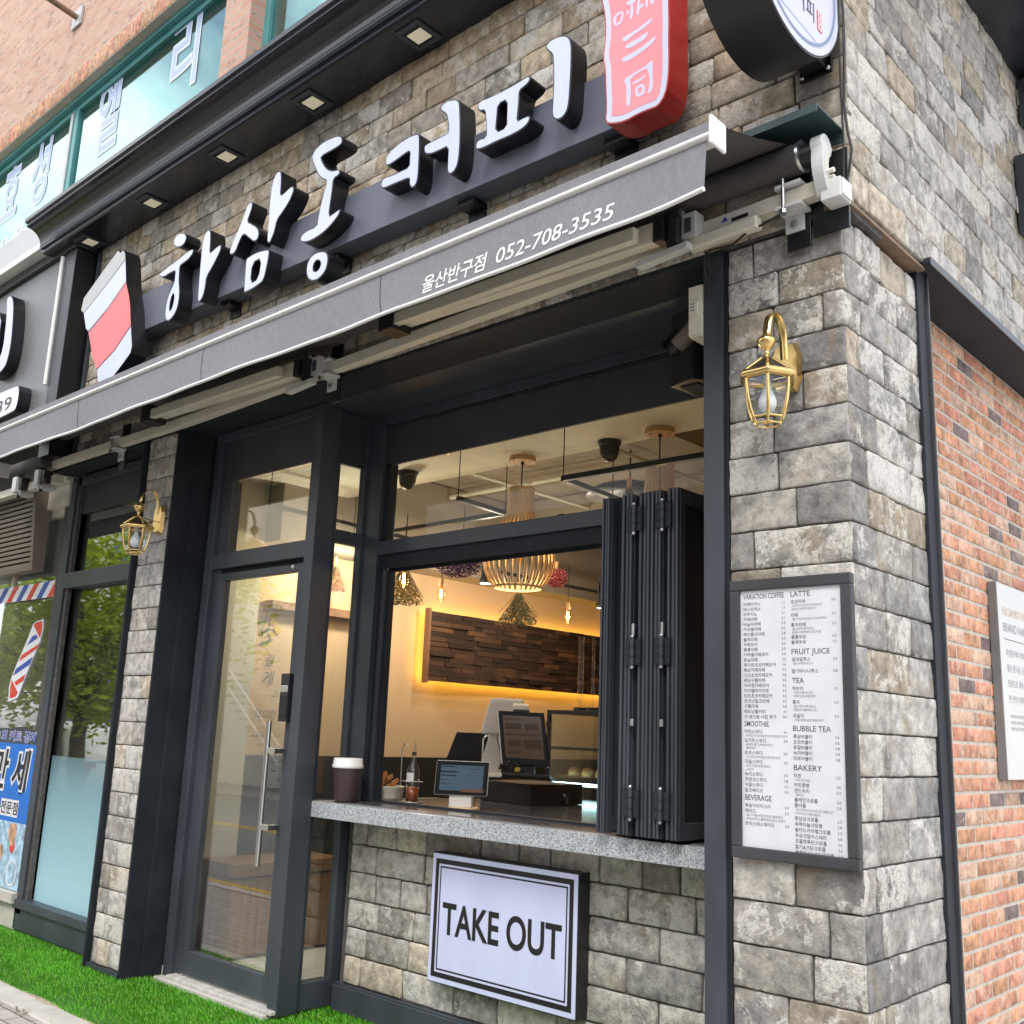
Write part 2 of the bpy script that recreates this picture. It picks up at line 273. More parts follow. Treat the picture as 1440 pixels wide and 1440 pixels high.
# ------------------------------------------------------------------ mesh builder
class MB:
    def __init__(s): s.v = []; s.f = []; s.m = []; s.c = []; s.sm = []; s.mats = []
    def slot(s, mat):
        if mat not in s.mats: s.mats.append(mat)
        return s.mats.index(mat)
    def add(s, vs, fs, mat='frame', col=None, smooth=False):
        o = len(s.v); k = s.slot(mat); s.v += [tuple(v) for v in vs]
        s.c += [col or (1,1,1,1)]*len(vs)
        for f in fs: s.f.append(tuple(i+o for i in f)); s.m.append(k); s.sm.append(smooth)
        return s
    def box(s, x0, x1, y0, y1, z0, z1, mat='frame', col=None):
        x0, x1 = min(x0,x1), max(x0,x1); y0, y1 = min(y0,y1), max(y0,y1); z0, z1 = min(z0,z1), max(z0,z1)
        return s.add([(x0,y0,z0),(x1,y0,z0),(x1,y1,z0),(x0,y1,z0),(x0,y0,z1),(x1,y0,z1),(x1,y1,z1),(x0,y1,z1)],
            [(0,3,2,1),(4,5,6,7),(0,1,5,4),(1,2,6,5),(2,3,7,6),(3,0,4,7)], mat, col)
    def obox(s, c, ax, ay, az, mat='frame'):
        c = Vector(c); ax, ay, az = Vector(ax), Vector(ay), Vector(az)
        if ax.cross(ay).dot(az) < 0: az = -az
        P = [c+i*ax+j*ay+k*az for k in (-1,1) for j in (-1,1) for i in (-1,1)]
        return s.add(P, [(0,2,3,1),(4,5,7,6),(0,1,5,4),(1,3,7,5),(3,2,6,7),(2,0,4,6)], mat)
    def beam(s, a, b, w, h, mat='frame', up=(0,0,1)):
        a, b = Vector(a), Vector(b); d = (b-a); L = d.length; d.normalize(); up = Vector(up)
        sd = d.cross(up)
        if sd.length < 1e-4: sd = d.cross(Vector((0,1,0)))
        sd.normalize(); u = sd.cross(d)
        return s.obox((a+b)/2, d*L/2, sd*w/2, u*h/2, mat)
    def tube(s, pts, r, mat='frame', n=10, caps=True, smooth=True):
        pts = [Vector(p) for p in pts]; rs = r if isinstance(r, (list,tuple)) else [r]*len(pts)
        vs = []; fs = []; ref = None
        for i, p in enumerate(pts):
            t = (pts[min(i+1,len(pts)-1)]-pts[max(i-1,0)]).normalized()
            if ref is None: ref = t.orthogonal().normalized()
            ref = (ref - t*ref.dot(t)).normalized(); b = t.cross(ref)
            for k in range(n):
                a = 2*math.pi*k/n; vs.append(p+(ref*math.cos(a)+b*math.sin(a))*rs[i])
        for i in range(len(pts)-1):
            for k in range(n):
                fs.append((i*n+k, i*n+(k+1)%n, (i+1)*n+(k+1)%n, (i+1)*n+k))
        s.add(vs, fs, mat, smooth=smooth)
        if caps:
            s.add(vs[:n], [tuple(range(n))[::-1]], mat); s.add(vs[-n:], [tuple(range(n))], mat)
        return s
    def cyl(s, a, b, r, mat='frame', n=16, r2=None, smooth=True): return s.tube([a,b], [r, r if r2 is None else r2], mat, n, True, smooth)
    def lathe(s, c, prof, mat='frame', n=24, smooth=True, a0=0., a1=2*math.pi):
        vs = []; fs = []; full = abs(a1-a0-2*math.pi) < 1e-6; k = n if full else n+1
        for r, z in prof:
            for i in range(k):
                a = a0+(a1-a0)*i/n; vs.append((c[0]+r*math.cos(a), c[1]+r*math.sin(a), c[2]+z))
        for j in range(len(prof)-1):
            for i in range(n):
                fs.append((j*k+i, j*k+(i+1)%k, (j+1)*k+(i+1)%k, (j+1)*k+i))
        return s.add(vs, fs, mat, smooth=smooth)
    def ball(s, c, r, mat, n=12, sz=1., smooth=True):
        m = max(5, n//2); return s.lathe(c, [(max(1e-4, r*math.sin(math.pi*i/m)), -r*sz*math.cos(math.pi*i/m)) for i in range(m+1)], mat, n, smooth)
    def poly(s, outer, holes, fn, mat, flip=False):
        # fill a 2-D outline (with holes) and map it by fn(u,v)
        loops = [[Vector((p[0],p[1],0)) for p in outer]]+[[Vector((p[0],p[1],0)) for p in h] for h in holes]
        tri = geometry.tessellate_polygon(loops); flat = [p for l in loops for p in l]
        out = []
        for t in tri:
            a, b, c = (flat[i] for i in t)
            ccw = ((b-a).cross(c-a)).z > 0
            out.append(t if ccw != flip else t[::-1])
        return s.add([fn(p.x, p.y) for p in flat], out, mat)
    def prism(s, outer, holes, f0, f1, front, side, back=True):
        # f0: front mapping, f1: back mapping
        s.poly(outer, holes, f0, front)
        if back: s.poly(outer, holes, f1, side, True)
        for lp in [outer]+list(holes):
            n = len(lp); area = sum(lp[i][0]*lp[(i+1)%n][1]-lp[(i+1)%n][0]*lp[i][1] for i in range(n))
            vs = [f0(*p) for p in lp]+[f1(*p) for p in lp]; fs = []
            is_hole = lp is not outer
            for i in range(n):
                q = (i, i+n, (i+1)%n+n, (i+1)%n)
                fs.append(q if (area > 0) != is_hole else q[::-1])
            s.add(vs, fs, side)
        return s
    def grid(s, nu, nv, fn, mat, col=None, smooth=True, flip=False):
        vs = [fn(i/nu, j/nv) for j in range(nv+1) for i in range(nu+1)]
        fs = [(j*(nu+1)+i, j*(nu+1)+i+1, (j+1)*(nu+1)+i+1, (j+1)*(nu+1)+i) for j in range(nv) for i in range(nu)]
        if flip: fs = [f[::-1] for f in fs]
        return s.add(vs, fs, mat, col, smooth)
    def build(s, name, parent=None, bevel=0., attr=False, label=None):
        off = Vector(parent['_w']) if parent is not None and '_w' in parent else Vector((0,0,0))
        me = bpy.data.meshes.new(name)
        me.from_pydata([(v[0]-off.x, v[1]-off.y, v[2]-off.z) for v in s.v], [], s.f)
        for m in s.mats: me.materials.append(M[m])
        me.polygons.foreach_set('material_index', s.m); me.polygons.foreach_set('use_smooth', s.sm)
        if attr:
            a = me.attributes.new('stone', 'FLOAT_COLOR', 'POINT'); a.data.foreach_set('color', [x for c in s.c for x in c])
        me.update()
        o = bpy.data.objects.new(name, me); COL.objects.link(o)
        if parent is not None:
            o.parent = parent; o['_w'] = tuple(off)
        else: o['_w'] = (0.,0.,0.)
        if label: o['label'] = label
        if bevel:
            b = o.modifiers.new('edges', 'BEVEL'); b.width = bevel; b.segments = 2; b.limit_method = 'ANGLE'; b.angle_limit = R_(40); b.use_clamp_overlap = True
            b.harden_normals = False
        return o
def thing(name, label, cat, loc=(0,0,0), group=None):
    o = bpy.data.objects.new(name, None); COL.objects.link(o); o.location = loc; o.empty_display_size = .1
    o['label'] = label; o['category'] = cat; o['_w'] = tuple(loc)
    if group: o['group'] = group
    return o
def tag(o, label, cat, group=None):
    o['label'] = label; o['category'] = cat
    if group: o['group'] = group
    return o
def struct(o): o['kind'] = 'structure'; return o
def dup(root, loc, label, rz=None, scale=None):
    r = root.copy(); COL.objects.link(r); r.location = loc; r['label'] = label
    if rz is not None: r.rotation_euler = (0,0,rz)
    if scale: r.scale = (scale,)*3
    for ch in list(root.children):
        c = ch.copy(); COL.objects.link(c); c.parent = r
        for g in list(ch.children):
            d = g.copy(); COL.objects.link(d); d.parent = c
    return r
_tc = {}
def text_geo(body, off=0.):
    k = (body, off)
    if k not in _tc:
        cu = bpy.data.curves.new('t', 'FONT'); cu.body = body; cu.size = 1; cu.offset = off; cu.resolution_u = 8 if body == 'TAKE OUT' else 3
        ob = bpy.data.objects.new('t', cu); me = bpy.data.meshes.new_from_object(ob)
        _tc[k] = ([(v.co.x, v.co.y) for v in me.vertices], [tuple(p.vertices) for p in me.polygons])
        bpy.data.objects.remove(ob); bpy.data.meshes.remove(me); bpy.data.curves.remove(cu)
    return _tc[k]
def add_text(mb, body, fn, mat, x, y, h=None, w=None, off=0., align='L', shear=0.):
    """lettering in the (u,v) plane mapped by fn; h = cap height, w = total width"""
    vs, fs = text_geo(body, off)
    if not vs: return
    v0 = text_geo(body, 0.)[0]; x0 = min(p[0] for p in v0); x1 = max(p[0] for p in v0)   # the bare width, so outlines stay in register
    sy = (h or .1)/.72; sx = sy if w is None else w/(x1-x0)
    W = (x1-x0)*sx; ox = x-x0*sx - (W if align == 'R' else W/2 if align == 'C' else 0)
    pts = [(ox+p[0]*sx+p[1]*sy*shear, y+p[1]*sy) for p in vs]
    mb.add([fn(*p) for p in pts], fs, mat)
    return W
def offset_poly(pts, d):
    n = len(pts); area = sum(pts[i][0]*pts[(i+1)%n][1]-pts[(i+1)%n][0]*pts[i][1] for i in range(n)); sg = 1 if area > 0 else -1
    out = []
    for i in range(n):
        a, b, c = Vector(pts[i-1]), Vector(pts[i]), Vector(pts[(i+1)%n])
        e1 = (b-a).normalized(); e2 = (c-b).normalized()
        n1 = Vector((-e1.y, e1.x))*sg; n2 = Vector((-e2.y, e2.x))*sg; m = (n1+n2)
        if m.length < 1e-6: m = n1
        m.normalize(); k = d/max(.5, m.dot(n1)); out.append((b.x+m.x*k, b.y+m.y*k))
    return out
def smooth_poly(pts, it=1):
    for _ in range(it):
        q = []; n = len(pts)
        for i in range(n):
            a, b = pts[i], pts[(i+1)%n]; q.append((a[0]*.75+b[0]*.25, a[1]*.75+b[1]*.25)); q.append((a[0]*.25+b[0]*.75, a[1]*.25+b[1]*.75))
        pts = q
    return pts

# ------------------------------------------------------------------ rough stones
def courses(mb, O, U, V, Nn, ul, vl, ch, lens, pal, mat, seed=1, dep=.03, gap=.004, rough=.004, rr=.012, step=.035, start=None, pattern=None):
    rnd = random.Random(seed); O, U, V, Nn = Vector(O), Vector(U), Vector(V), Vector(Nn)
    flipn = U.cross(V).dot(Nn) < 0
    rows = max(1, round(vl/ch)); chh = vl/rows
    for r in range(rows):
        u = 0.; first = True
        while u < ul-1e-4:
            w = rnd.uniform(*lens) if pattern is None else pattern
            if first: w *= rnd.uniform(.35, 1.) if pattern is None else (.5 if r % 2 else 1.)
            first = False
            if ul-u-w < lens[0]*.45: w = ul-u
            w = min(w, ul-u)
            one_stone(mb, O, U, V, Nn, u+gap/2, u+w-gap/2, r*chh+gap/2, (r+1)*chh-gap/2, dep, rough, rr, step, pal(rnd), mat, rnd, flipn)
            u += w
def one_stone(mb, O, U, V, Nn, u0, u1, v0, v1, dep, rough, rr, step, col, mat, rnd, flipn):
    def stops(L):
        n = max(1, int((L-2*rr)/step)); rq = min(rr, L*.25)
        return [0, rq*.25, rq]+[rq+(L-2*rq)*i/n for i in range(1, n)]+[L-rq, L-rq*.25, L]
    us, vs = stops(u1-u0), stops(v1-v0); nu, nv = len(us), len(vs); sd = Vector((rnd.uniform(0,99), rnd.uniform(0,99), rnd.uniform(0,99)))
    L, H = u1-u0, v1-v0; P = []; tilt = rnd.uniform(-.5,.5)*rough; tv = rnd.uniform(-.5,.5)*rough; lift = rnd.uniform(-.6,.6)*rough
    jit = [rnd.uniform(0, .004) for _ in range(4)]
    for j, b in enumerate(vs):
        for i, a in enumerate(us):
            d = min(a, L-a, b, H-b); h = 0.
            if d < rr: h = -rr+math.sqrt(max(0, rr*rr-(rr-d)**2))
            q = Vector((a*9, b*9, 0))+sd; nz = noise.noise(q)*rough+noise.noise(q*3.1)*rough*.6
            ea = noise.noise(Vector((b*22,0,3))+sd)*rough*.9; eb = noise.noise(Vector((a*16,5,0))+sd)*rough*.9
            aa, bb = a, b
            if i < 2: aa += abs(ea)+jit[0]*.3
            if i > nu-3: aa -= abs(ea)+jit[1]*.3
            if j < 2: bb += abs(eb)*.8
            if j > nv-3: bb -= abs(eb)*.8
            # blunt the corners
            ca = min(a, L-a); cb = min(b, H-b)
            if ca < rr and cb < rr: aa += (rr-ca)*.35*(1 if a < L/2 else -1); bb += (rr-cb)*.35*(1 if b < H/2 else -1)
            P.append(O+U*(u0+aa)+V*(v0+bb)+Nn*(h+nz+lift+tilt*(a/L-.5)+tv*(b/H-.5)))
    fs = [(j*nu+i, j*nu+i+1, (j+1)*nu+i+1, (j+1)*nu+i) for j in range(nv-1) for i in range(nu-1)]
    ring = [i for i in range(nu)]+[j*nu+nu-1 for j in range(1, nv)]+[(nv-1)*nu+i for i in range(nu-2, -1, -1)]+[j*nu for j in range(nv-2, 0, -1)]
    base = len(P); P += [P[i]-Nn*dep for i in ring]; k = len(ring)
    fs += [(ring[i], base+i, base+(i+1)%k, ring[(i+1)%k]) for i in range(k)]
    if flipn: fs = [f[::-1] for f in fs]
    mb.add(P, fs, mat, col, True)
def pal_stone(rnd, warm=.25, dark=.3, lt=1., hue=(1,1,1)):
    t = rnd.random()
    if t < warm: c = (.30,.268,.22)
    elif t < warm+dark: c = (.205,.20,.193)
    elif t < .85: c = (.275,.268,.256)
    else: c = (.32,.31,.285)
    k = rnd.uniform(.80, 1.24)*lt*1.10; j = rnd.uniform(-.008, .008)
    return ((c[0]*k+j)*hue[0], c[1]*k*hue[1], (c[2]*k-j)*hue[2], rnd.random())
# ================================================================== SETTING
mb = MB(); mb.box(-40, 30, -2.2, -.62, -.30, -.05, 'paver'); g = struct(mb.build('pavement'))
mb = MB(); mb.box(-40, 30, -.62, -.44, -.28, -.042, 'concrete'); struct(mb.build('concrete_kerb', bevel=.01))
mb = MB()
mb.grid(160, 4, lambda u, v: (-14+18*u, -.46+.10*v+.015*noise.noise(Vector((u*60,v*3,0))), -.046+.012*noise.noise(Vector((u*50,v*2,4)))), 'sand'); struct(mb.build('mortar_bed'))
mb = MB(); mb.box(-40, 30, -2.35, -2.2, -.4, -.04, 'concrete'); struct(mb.build('road_kerb', bevel=.012))
mb = MB(); mb.box(-60, 60, -10.4, -2.35, -.5, -.12, 'asphalt'); struct(mb.build('road'))
mb = MB()
for yy in (-6.3, -6.45): mb.box(-60, 60, yy-.05, yy+.05, -.12, -.116, 'line_yellow')
for i in range(-10, 10): mb.box(i*5, i*5+3, -4.3, -4.2, -.12, -.116, 'line_white')
mb.box(-60, 60, -2.75, -2.65, -.12, -.116, 'line_yellow'); struct(mb.build('road_marking'))
mb = MB(); mb.box(-90, 90, -90, -10.4, -.5, -.08, 'paver'); mb.box(-90, 90, .9, 90, -.5, -.06, 'concrete'); mb.box(-40, 30, -.45, .9, -.3, -.0605, 'concrete'); mb.box(4.2, 60, -2.2, .9, -.5, -.052, 'paver'); mb.box(-90,-40,-10.4,.9,-.5,-.13,'asphalt'); mb.box(60,90,-10.4,.9,-.5,-.13,'asphalt')
struct(mb.build('ground'))

# artificial turf: one mat of countless blades draping over the step
def turf_z(x, y):
    if y > -.26: return .028
    t = min(1, (-.26-y)/.20); return .028-.085*t*t
mb = MB(); rnd = random.Random(3)
mb.grid(120, 20, lambda u, v: (-13+13.4*u, -.455+1.08*v, turf_z(0, -.455+1.08*v)-.012), 'turf', (.05,.19,.012,1))
def blade(x, y, big=1.):
    z = turf_z(x, y)-.012; a = rnd.uniform(0, 6.283); h = rnd.uniform(.012, .023)*big; w = rnd.uniform(.0014, .0024)*big
    lean = rnd.uniform(.2, 1.0)*h; dx, dy = math.cos(a)*lean-.004, math.sin(a)*lean-.007
    cx, cy = math.cos(a+1.57)*w, math.sin(a+1.57)*w; k = rnd.uniform(.65, 1.3)*(1+.30*noise.noise(Vector((x*2.2, y*3.5, 2)))+.15*noise.noise(Vector((x*9, y*9, 5)))); h *= 1-.35*max(0, noise.noise(Vector((x*1.7, y*2.5, 8))))
    c = (.13*k, .46*k, .022*k, 1) if rnd.random() > .10 else (.28*k, .48*k, .06*k, 1)
    if rnd.random() < .006: c = (.30,.24,.10,1)
    mb.add([(x-cx, y-cy, z), (x+cx, y+cy, z), (x+dx*.45+cx*.8, y+dy*.45+cy*.8, z+h*.62), (x+dx*.45-cx*.8, y+dy*.45-cy*.8, z+h*.62), (x+dx, y+dy, z+h)], [(0,1,2,3), (3,2,4)], 'turf', c)
for _ in range(62000):
    x = rnd.uniform(-7.4, -2.2); y = -.45+rnd.random()**.9*(.72 if x < -4.8 else 1.08)
    if y > .02 and -5.27 < x < -4.79: continue
    if y > .1 and x < -5.2: continue
    blade(x, y)
for _ in range(9000): blade(rnd.uniform(-2.2, .35), rnd.uniform(-.45, .61 if rnd.random() < .8 else -.02))
for _ in range(6000): blade(rnd.uniform(-12, -7.4), rnd.uniform(-.45, .1), 1.3)
t = mb.build('artificial_turf', attr=True); t['kind'] = 'stuff'

mb = MB(); rnd = random.Random(77)
for (cx_, cy_, n_) in ((-5.05,-.66,40),(-4.72,-.64,30),(-4.2,-.60,12),(-5.6,-.70,20),(-3.9,-.62,14)):
    for i in range(n_):
        p = Vector((cx_+rnd.gauss(0,.07), cy_+rnd.gauss(0,.018), -.036+rnd.random()*.008)); a = rnd.uniform(0,6.28); l = rnd.uniform(.006,.02); d = Vector((math.cos(a),math.sin(a),rnd.uniform(-.2,.3)))*l; e = Vector((-math.sin(a),math.cos(a),.1))*l*.3; k = rnd.uniform(.6,1.2)
        mb.add([p-d,p+e,p+d,p-e], [(0,1,2,3)], 'turf', (.30*k,.22*k,.10*k,1))
t = mb.build('dry_litter', attr=True); t['kind'] = 'stuff'

# ================================================================== COFFEE SHOP BUILDING
shop = thing('coffee_shop', 'coffee shop clad in weathered grey stone with black metal joinery and a take out window', 'building', (0,0,0))
X, Y, Z = (1,0,0), (0,1,0), (0,0,1)
# --- corner pillar
mb = MB()
courses(mb, (-.495,0,.02), X, Z, (0,-1,0), .495, 3.555, .150, (.19,.40), lambda r: pal_stone(r, .20, .28, 1.12), 'stone_low', 11, .03, .0035, .0065, .006, .024)
courses(mb, (0,.006,.02), Y, Z, X, .70, 3.555, .150, (.19,.40), lambda r: pal_stone(r, .10, .30, 1.15), 'stone_low', 12, .03, .0035, .0065, .006, .026)
mb.box(-.5, -.013, .013, .71, .0, 3.58, 'joint')
mb.build('stone_pillar', shop, attr=True)
# --- upper facade, front and side
mb = MB()
courses(mb, (-6.86,-.02,3.59), X, Z, (0,-1,0), 6.905, 1.83, .1307, (.19,.40), lambda r: pal_stone(r, .45, .14, 1.32, (1.06,1.,.90)), 'stone', 21, .03, .0035, .0065, .006, .045)
mb.box(-6.87, .030, -.006, .3, 3.585, 5.6, 'joint')
mb.build('stone_facade', shop, attr=True)
mb = MB()
courses(mb, (.045,-.012,3.635), Y, Z, X, 3.6, 1.97, .1408, (.20,.40), lambda r: pal_stone(r, .20, .16, 1.35), 'stone_low', 22, .03, .0035, .0065, .006, .035)
mb.box(-.4, .0295, .3005, 3.6, 3.66, 5.7, 'joint')
mb.box(.0225, .03, .02, .7, 3.612, 3.632, 'rust'); mb.box(-.03, .042, .0, .72, 3.605, 3.618, 'rust'); mb.box(-.05,.05,-.045,.03,3.592,3.61,'rust')
mb.build('stone_side_wall', shop, attr=True)
# --- pilaster between entrance and side window
mb = MB()
courses(mb, (-5.215,0,.06), X, Z, (0,-1,0), .395, 3.50, .150, (.15,.33), lambda r: pal_stone(r, .16, .10, 1.45), 'stone_low', 31, .03, .0035, .0065, .006, .03)
mb.box(-5.236, -4.83, .013, .24, .0, 3.58, 'joint'); mb.box(-5.265, -4.80, -.014, .02, .03, .056, 'frame')
mb.build('stone_pilaster', shop, attr=True)
# --- low wall under the counter
mb = MB()
courses(mb, (-3.41,.62,.168), X, Z, (0,-1,0), 2.80, .915, .1525, (.20,.42), lambda r: pal_stone(r, .22, .16, 1.5, (1.0,1.,.98)), 'stone_low', 41, .03, .005, .008, .009, .035)
mb.box(-3.45, -.6, .633, .8, .05, 1.084, 'joint')
mb.build('counter_wall', shop, attr=True)
mb = MB(); mb.box(-3.46, -.6, .585, .66, .02, .158, 'frame'); mb.box(-3.46,-.6,.60,.665,.158,.166,'frame')
mb.build('baseboard', shop, .003)
# --- black portal
mb = MB()
mb.box(-4.816, -4.797, -.014, .26, .02, 3.57, 'frame_dark')          # left reveal
mb.box(-4.84, -4.70, .262, .36, .02, 3.568, 'frame_dark'); mb.box(-4.797, -4.77, .12, .2615, .02, 3.568, 'frame_dark')
mb.box(-4.82, -.506, -.012, .245, 3.57, 3.588, 'frame_dark')          # soffit
mb.box(-4.80, -.506, .2452, .70, 3.566, 3.588, 'frame')
mb.box(-.604, -.514, -.010, .70, .02, 3.568, 'frame')               # right jamb
mb.box(-.514, -.497, .004, .05, .02, 3.568, 'frame_dark')  # dark strip in place of the shade in the gap beside the pillar
mb.build('portal_frame', shop, .002)
# --- entrance screen: frame, transom, door leaf
scr = MB(); yd = .225
scr.box(-4.77, -4.70, yd+.05, yd+.11, .03, 3.565, 'frame_dark'); scr.box(-4.70, -4.615, yd, yd+.11, .03, 3.565); scr.box(-4.615, -4.545, yd+.035, yd+.11, .03, 3.50)
scr.box(-4.615, -3.565, yd+.001, yd+.11, 3.50, 3.564)
scr.box(-4.545, -3.565, yd+.03, yd+.05, 3.215, 3.50, 'panel')
scr.box(-4.615, -3.565, yd+.002, yd+.11, 2.605, 2.71); scr.box(-4.545, -3.565, yd+.05, yd+.10, 2.575, 2.605, 'frame_dark')
scr.box(-4.545, -4.50, yd+.035, yd+.11, 2.71, 3.214)
scr.box(-3.60, -3.565, yd+.02, yd+.11, 2.71, 3.214)
scr.box(-3.565, -3.475, yd-.004, yd+.135, .03, 3.564)
fr = scr.build('entrance_frame', shop, .003)
mb = MB(); mb.box(-4.50, -3.60, yd+.06, yd+.066, 2.71, 3.214, 'glass'); mb.build('transom_pane', fr)
mb = MB(); mb.box(-4.70, -3.52, .165, .24, .0, .040, 'concrete'); mb.box(-4.6, -3.48, .19, .30, .0405, .062, 'floor_in'); mb.build('threshold', shop, .004)
mb = MB()
mb.box(-4.535, -4.465, yd+.02, yd+.07, .075, 2.572); mb.box(-3.645, -3.57, yd+.02, yd+.07, .075, 2.572)
mb.box(-4.465, -3.645, yd+.02, yd+.07, 2.525, 2.572); mb.box(-4.465, -3.645, yd+.02, yd+.07, .075, .215)
door = mb.build('entrance_door', shop, .003)
mb = MB(); mb.box(-4.465, -3.645, yd+.04, yd+.046, .215, 2.525, 'glass'); mb.build('door_pane', door)
mb = MB(); hx, hy = -3.70, yd-.055
mb.cyl((hx,hy,.80), (hx,hy,1.62), .016, 'steel', 14)
for zz in (1.02, 1.45): mb.box(hx-.012, hx+.09, hy-.012, hy+.012, zz-.016, zz+.016, 'steel'); mb.box(hx+.066, hx+.09, hy, yd+.04, zz-.014, zz+.014, 'steel')
mb.build('pull_handle', door, .002)
mb = MB(); mb.box(-3.665, -3.585, yd-.022, yd+.02, 1.62, 1.90, 'plastic_black'); mb.box(-3.66, -3.59, yd-.027, yd-.02, 1.79, 1.83, 'steel'); mb.box(-3.66,-3.59,yd-.026,yd-.02,1.64,1.78,'black_gloss')
mb.build('door_lock', door, .012)
mb = MB(); mb.cyl((-3.70, yd+.015, 2.556), (-3.70, yd+.022, 2.556), .012, 'plastic_white', 12); mb.build('door_sensor', door)
# --- return glazing between door and take-out window
mb = MB(); xr = -3.5
mb.box(xr-.08, xr, yd+.14, .60, .03, .175); mb.box(xr-.08, xr-.002, yd+.131, yd+.175, .175, 3.50); mb.box(xr-.06, xr-.004, yd+.175, .60, 2.72, 2.80)
mb.box(xr-.05, xr-.02, yd+.175, .60, 3.225, 3.50, 'panel'); mb.box(xr-.08, xr-.003, yd+.136, .60, 3.50, 3.564)
mb.box(xr-.06, xr, .60, .70, .03, 3.564)
sl = mb.build('sidelight_frame', shop, .003)
mb = MB(); mb.box(xr-.045, xr-.039, yd+.175, .60, .175, 2.72, 'glass'); mb.box(xr-.045, xr-.039, yd+.175, .60, 2.80, 3.225, 'glass'); mb.build('sidelight_pane', sl)
# --- take-out window
yw = .62
mb = MB()
mb.box(-3.498, -3.36, yw, yw+.10, 1.18, 3.564); mb.box(-3.36, -3.31, yw+.03, yw+.09, 2.74, 3.25, 'frame_dark')
mb.box(-3.36, -.604, yw+.001, yw+.10, 3.50, 3.564); mb.box(-3.36, -.604, yw+.03, yw+.05, 3.235, 3.50, 'panel')
mb.box(-3.36, -.604, yw+.012, yw+.03, 3.484, 3.499, 'frame_dark')
mb.box(-3.36, -.604, yw-.004, yw+.11, 2.655, 2.74)
mb.box(-3.36, -.604, yw+.02, yw+.045, 2.57, 2.655, 'frame_dark'); mb.box(-3.36, -.604, yw+.05, yw+.10, 2.59, 2.655); mb.box(-3.36, -.604, yw+.10, yw+.115, 2.56, 2.655, 'frame_dark')
mb.box(-3.36, -3.335, yw+.01, yw+.03, 1.18, 2.569, 'frame_dark'); mb.box(-3.36, -3.31, yw+.032, yw+.06, 1.18, 2.569); mb.box(-3.36, -3.285, yw+.062, yw+.10, 1.18, 2.569, 'frame_dark')
mb.box(-.66, -.604, yw, yw+.10, 1.18, 3.50)
win = mb.build('takeout_window', shop, .003)
mb = MB(); mb.box(-3.31, -.66, yw+.05, yw+.056, 2.74, 3.235, 'glass_clear'); mb.build('window_pane', win)
mb = MB(); mb.box(-3.285,-.66,yw+.03,yw+.075,1.18,1.19,'frame_dark'); mb.build('bottom_track', win)
# --- folded leaves of the window, stacked open at the right
def leaf(x0, x1, y0=.30, y1=.86):
    m = MB(); z0, z1 = 1.192, 2.70; w = x1-x0
    m.box(x0+w*.28, x1-w*.28, y0+.06, y1, z0+.01, z1-.01, 'frame_dark')
    m.box(x0, x1, y0+.02, y0+.06, z0, z1); m.box(x0, x1, y1-.06, y1, z0, z1); m.box(x0, x1, y0+.06, y1-.06, z0, z0+.07); m.box(x0, x1, y0+.06, y1-.06, z1-.07, z1)
    for q in (0., .36, .72): m.box(x0+w*q, x0+w*(q+.24), y0+.004*(q>.1 and q<.5), y0+.021, z0+.001, z1-.001)
    return m.build('folding_leaf', shop, .0025)
lv = [leaf(-1.35, -1.305), leaf(-1.235, -1.175), leaf(-1.138, -1.080), leaf(-1.074, -1.018), leaf(-.985, -.928)]
mb = MB(); mb.box(-1.304, -1.236, .36, .85, 1.2, 2.69, 'frame_dark'); mb.box(-1.174,-1.139,.36,.85,1.2,2.69,'frame_dark'); mb.box(-1.017,-.986,.36,.85,1.2,2.69,'frame_dark'); mb.build('leaf_gap_shade', shop)  # dark fill standing in for the shade in the gaps between leaves
for lf, xc in ((lv[1], -1.1565), (lv[3], -1.0015)):
    for zc in (2.578, 1.975, 1.33):
        m = MB(); m.box(xc-.040, xc-.012, .290, .2985, zc-.058, zc+.058, 'frame_dark'); m.box(xc+.012, xc+.040, .290, .2985, zc-.058, zc+.058, 'frame_dark')
        m.cyl((xc,.286,zc-.064), (xc,.286,zc+.064), .0105, 'frame', 10)
        for k in (-.067, .067): m.ball((xc,.286,zc+k), .0105, 'zinc', 8)
        for k in (-.022, .022): m.cyl((xc,.286,zc+k-.003),(xc,.286,zc+k+.003),.0112,'frame_dark',10)
        for k in (-.04, 0, .04):
            for q in (-.027, .027): m.cyl((xc+q,.2885,zc+k), (xc+q,.29,zc+k), .0045, 'frame', 6)
        m.build('hinge', lf)
    for z0, z1, r in ((2.05,2.10,.009),(1.655,1.685,.011)):
        m = MB(); m.cyl((xc,.292,z0), (xc,.292,z1), r, 'zinc', 8); m.build('catch_pin', lf)
# --- counter slab
mb = MB(); mb.box(-3.498, -.606, .355, 1.35, 1.088, 1.176, 'granite'); mb.box(-3.40, -.606, .43, 1.34, 1.1761, 1.180, 'granite_dark'); mb.build('counter', shop, .004)
mb = MB(); mb.box(-3.36, -.7, 1.351, 2.25, .08, 1.172, 'dado'); mb.box(-3.36,-.7,1.351,2.25,1.1721,1.180,'granite_dark'); mb.build('back_counter', shop, .003)
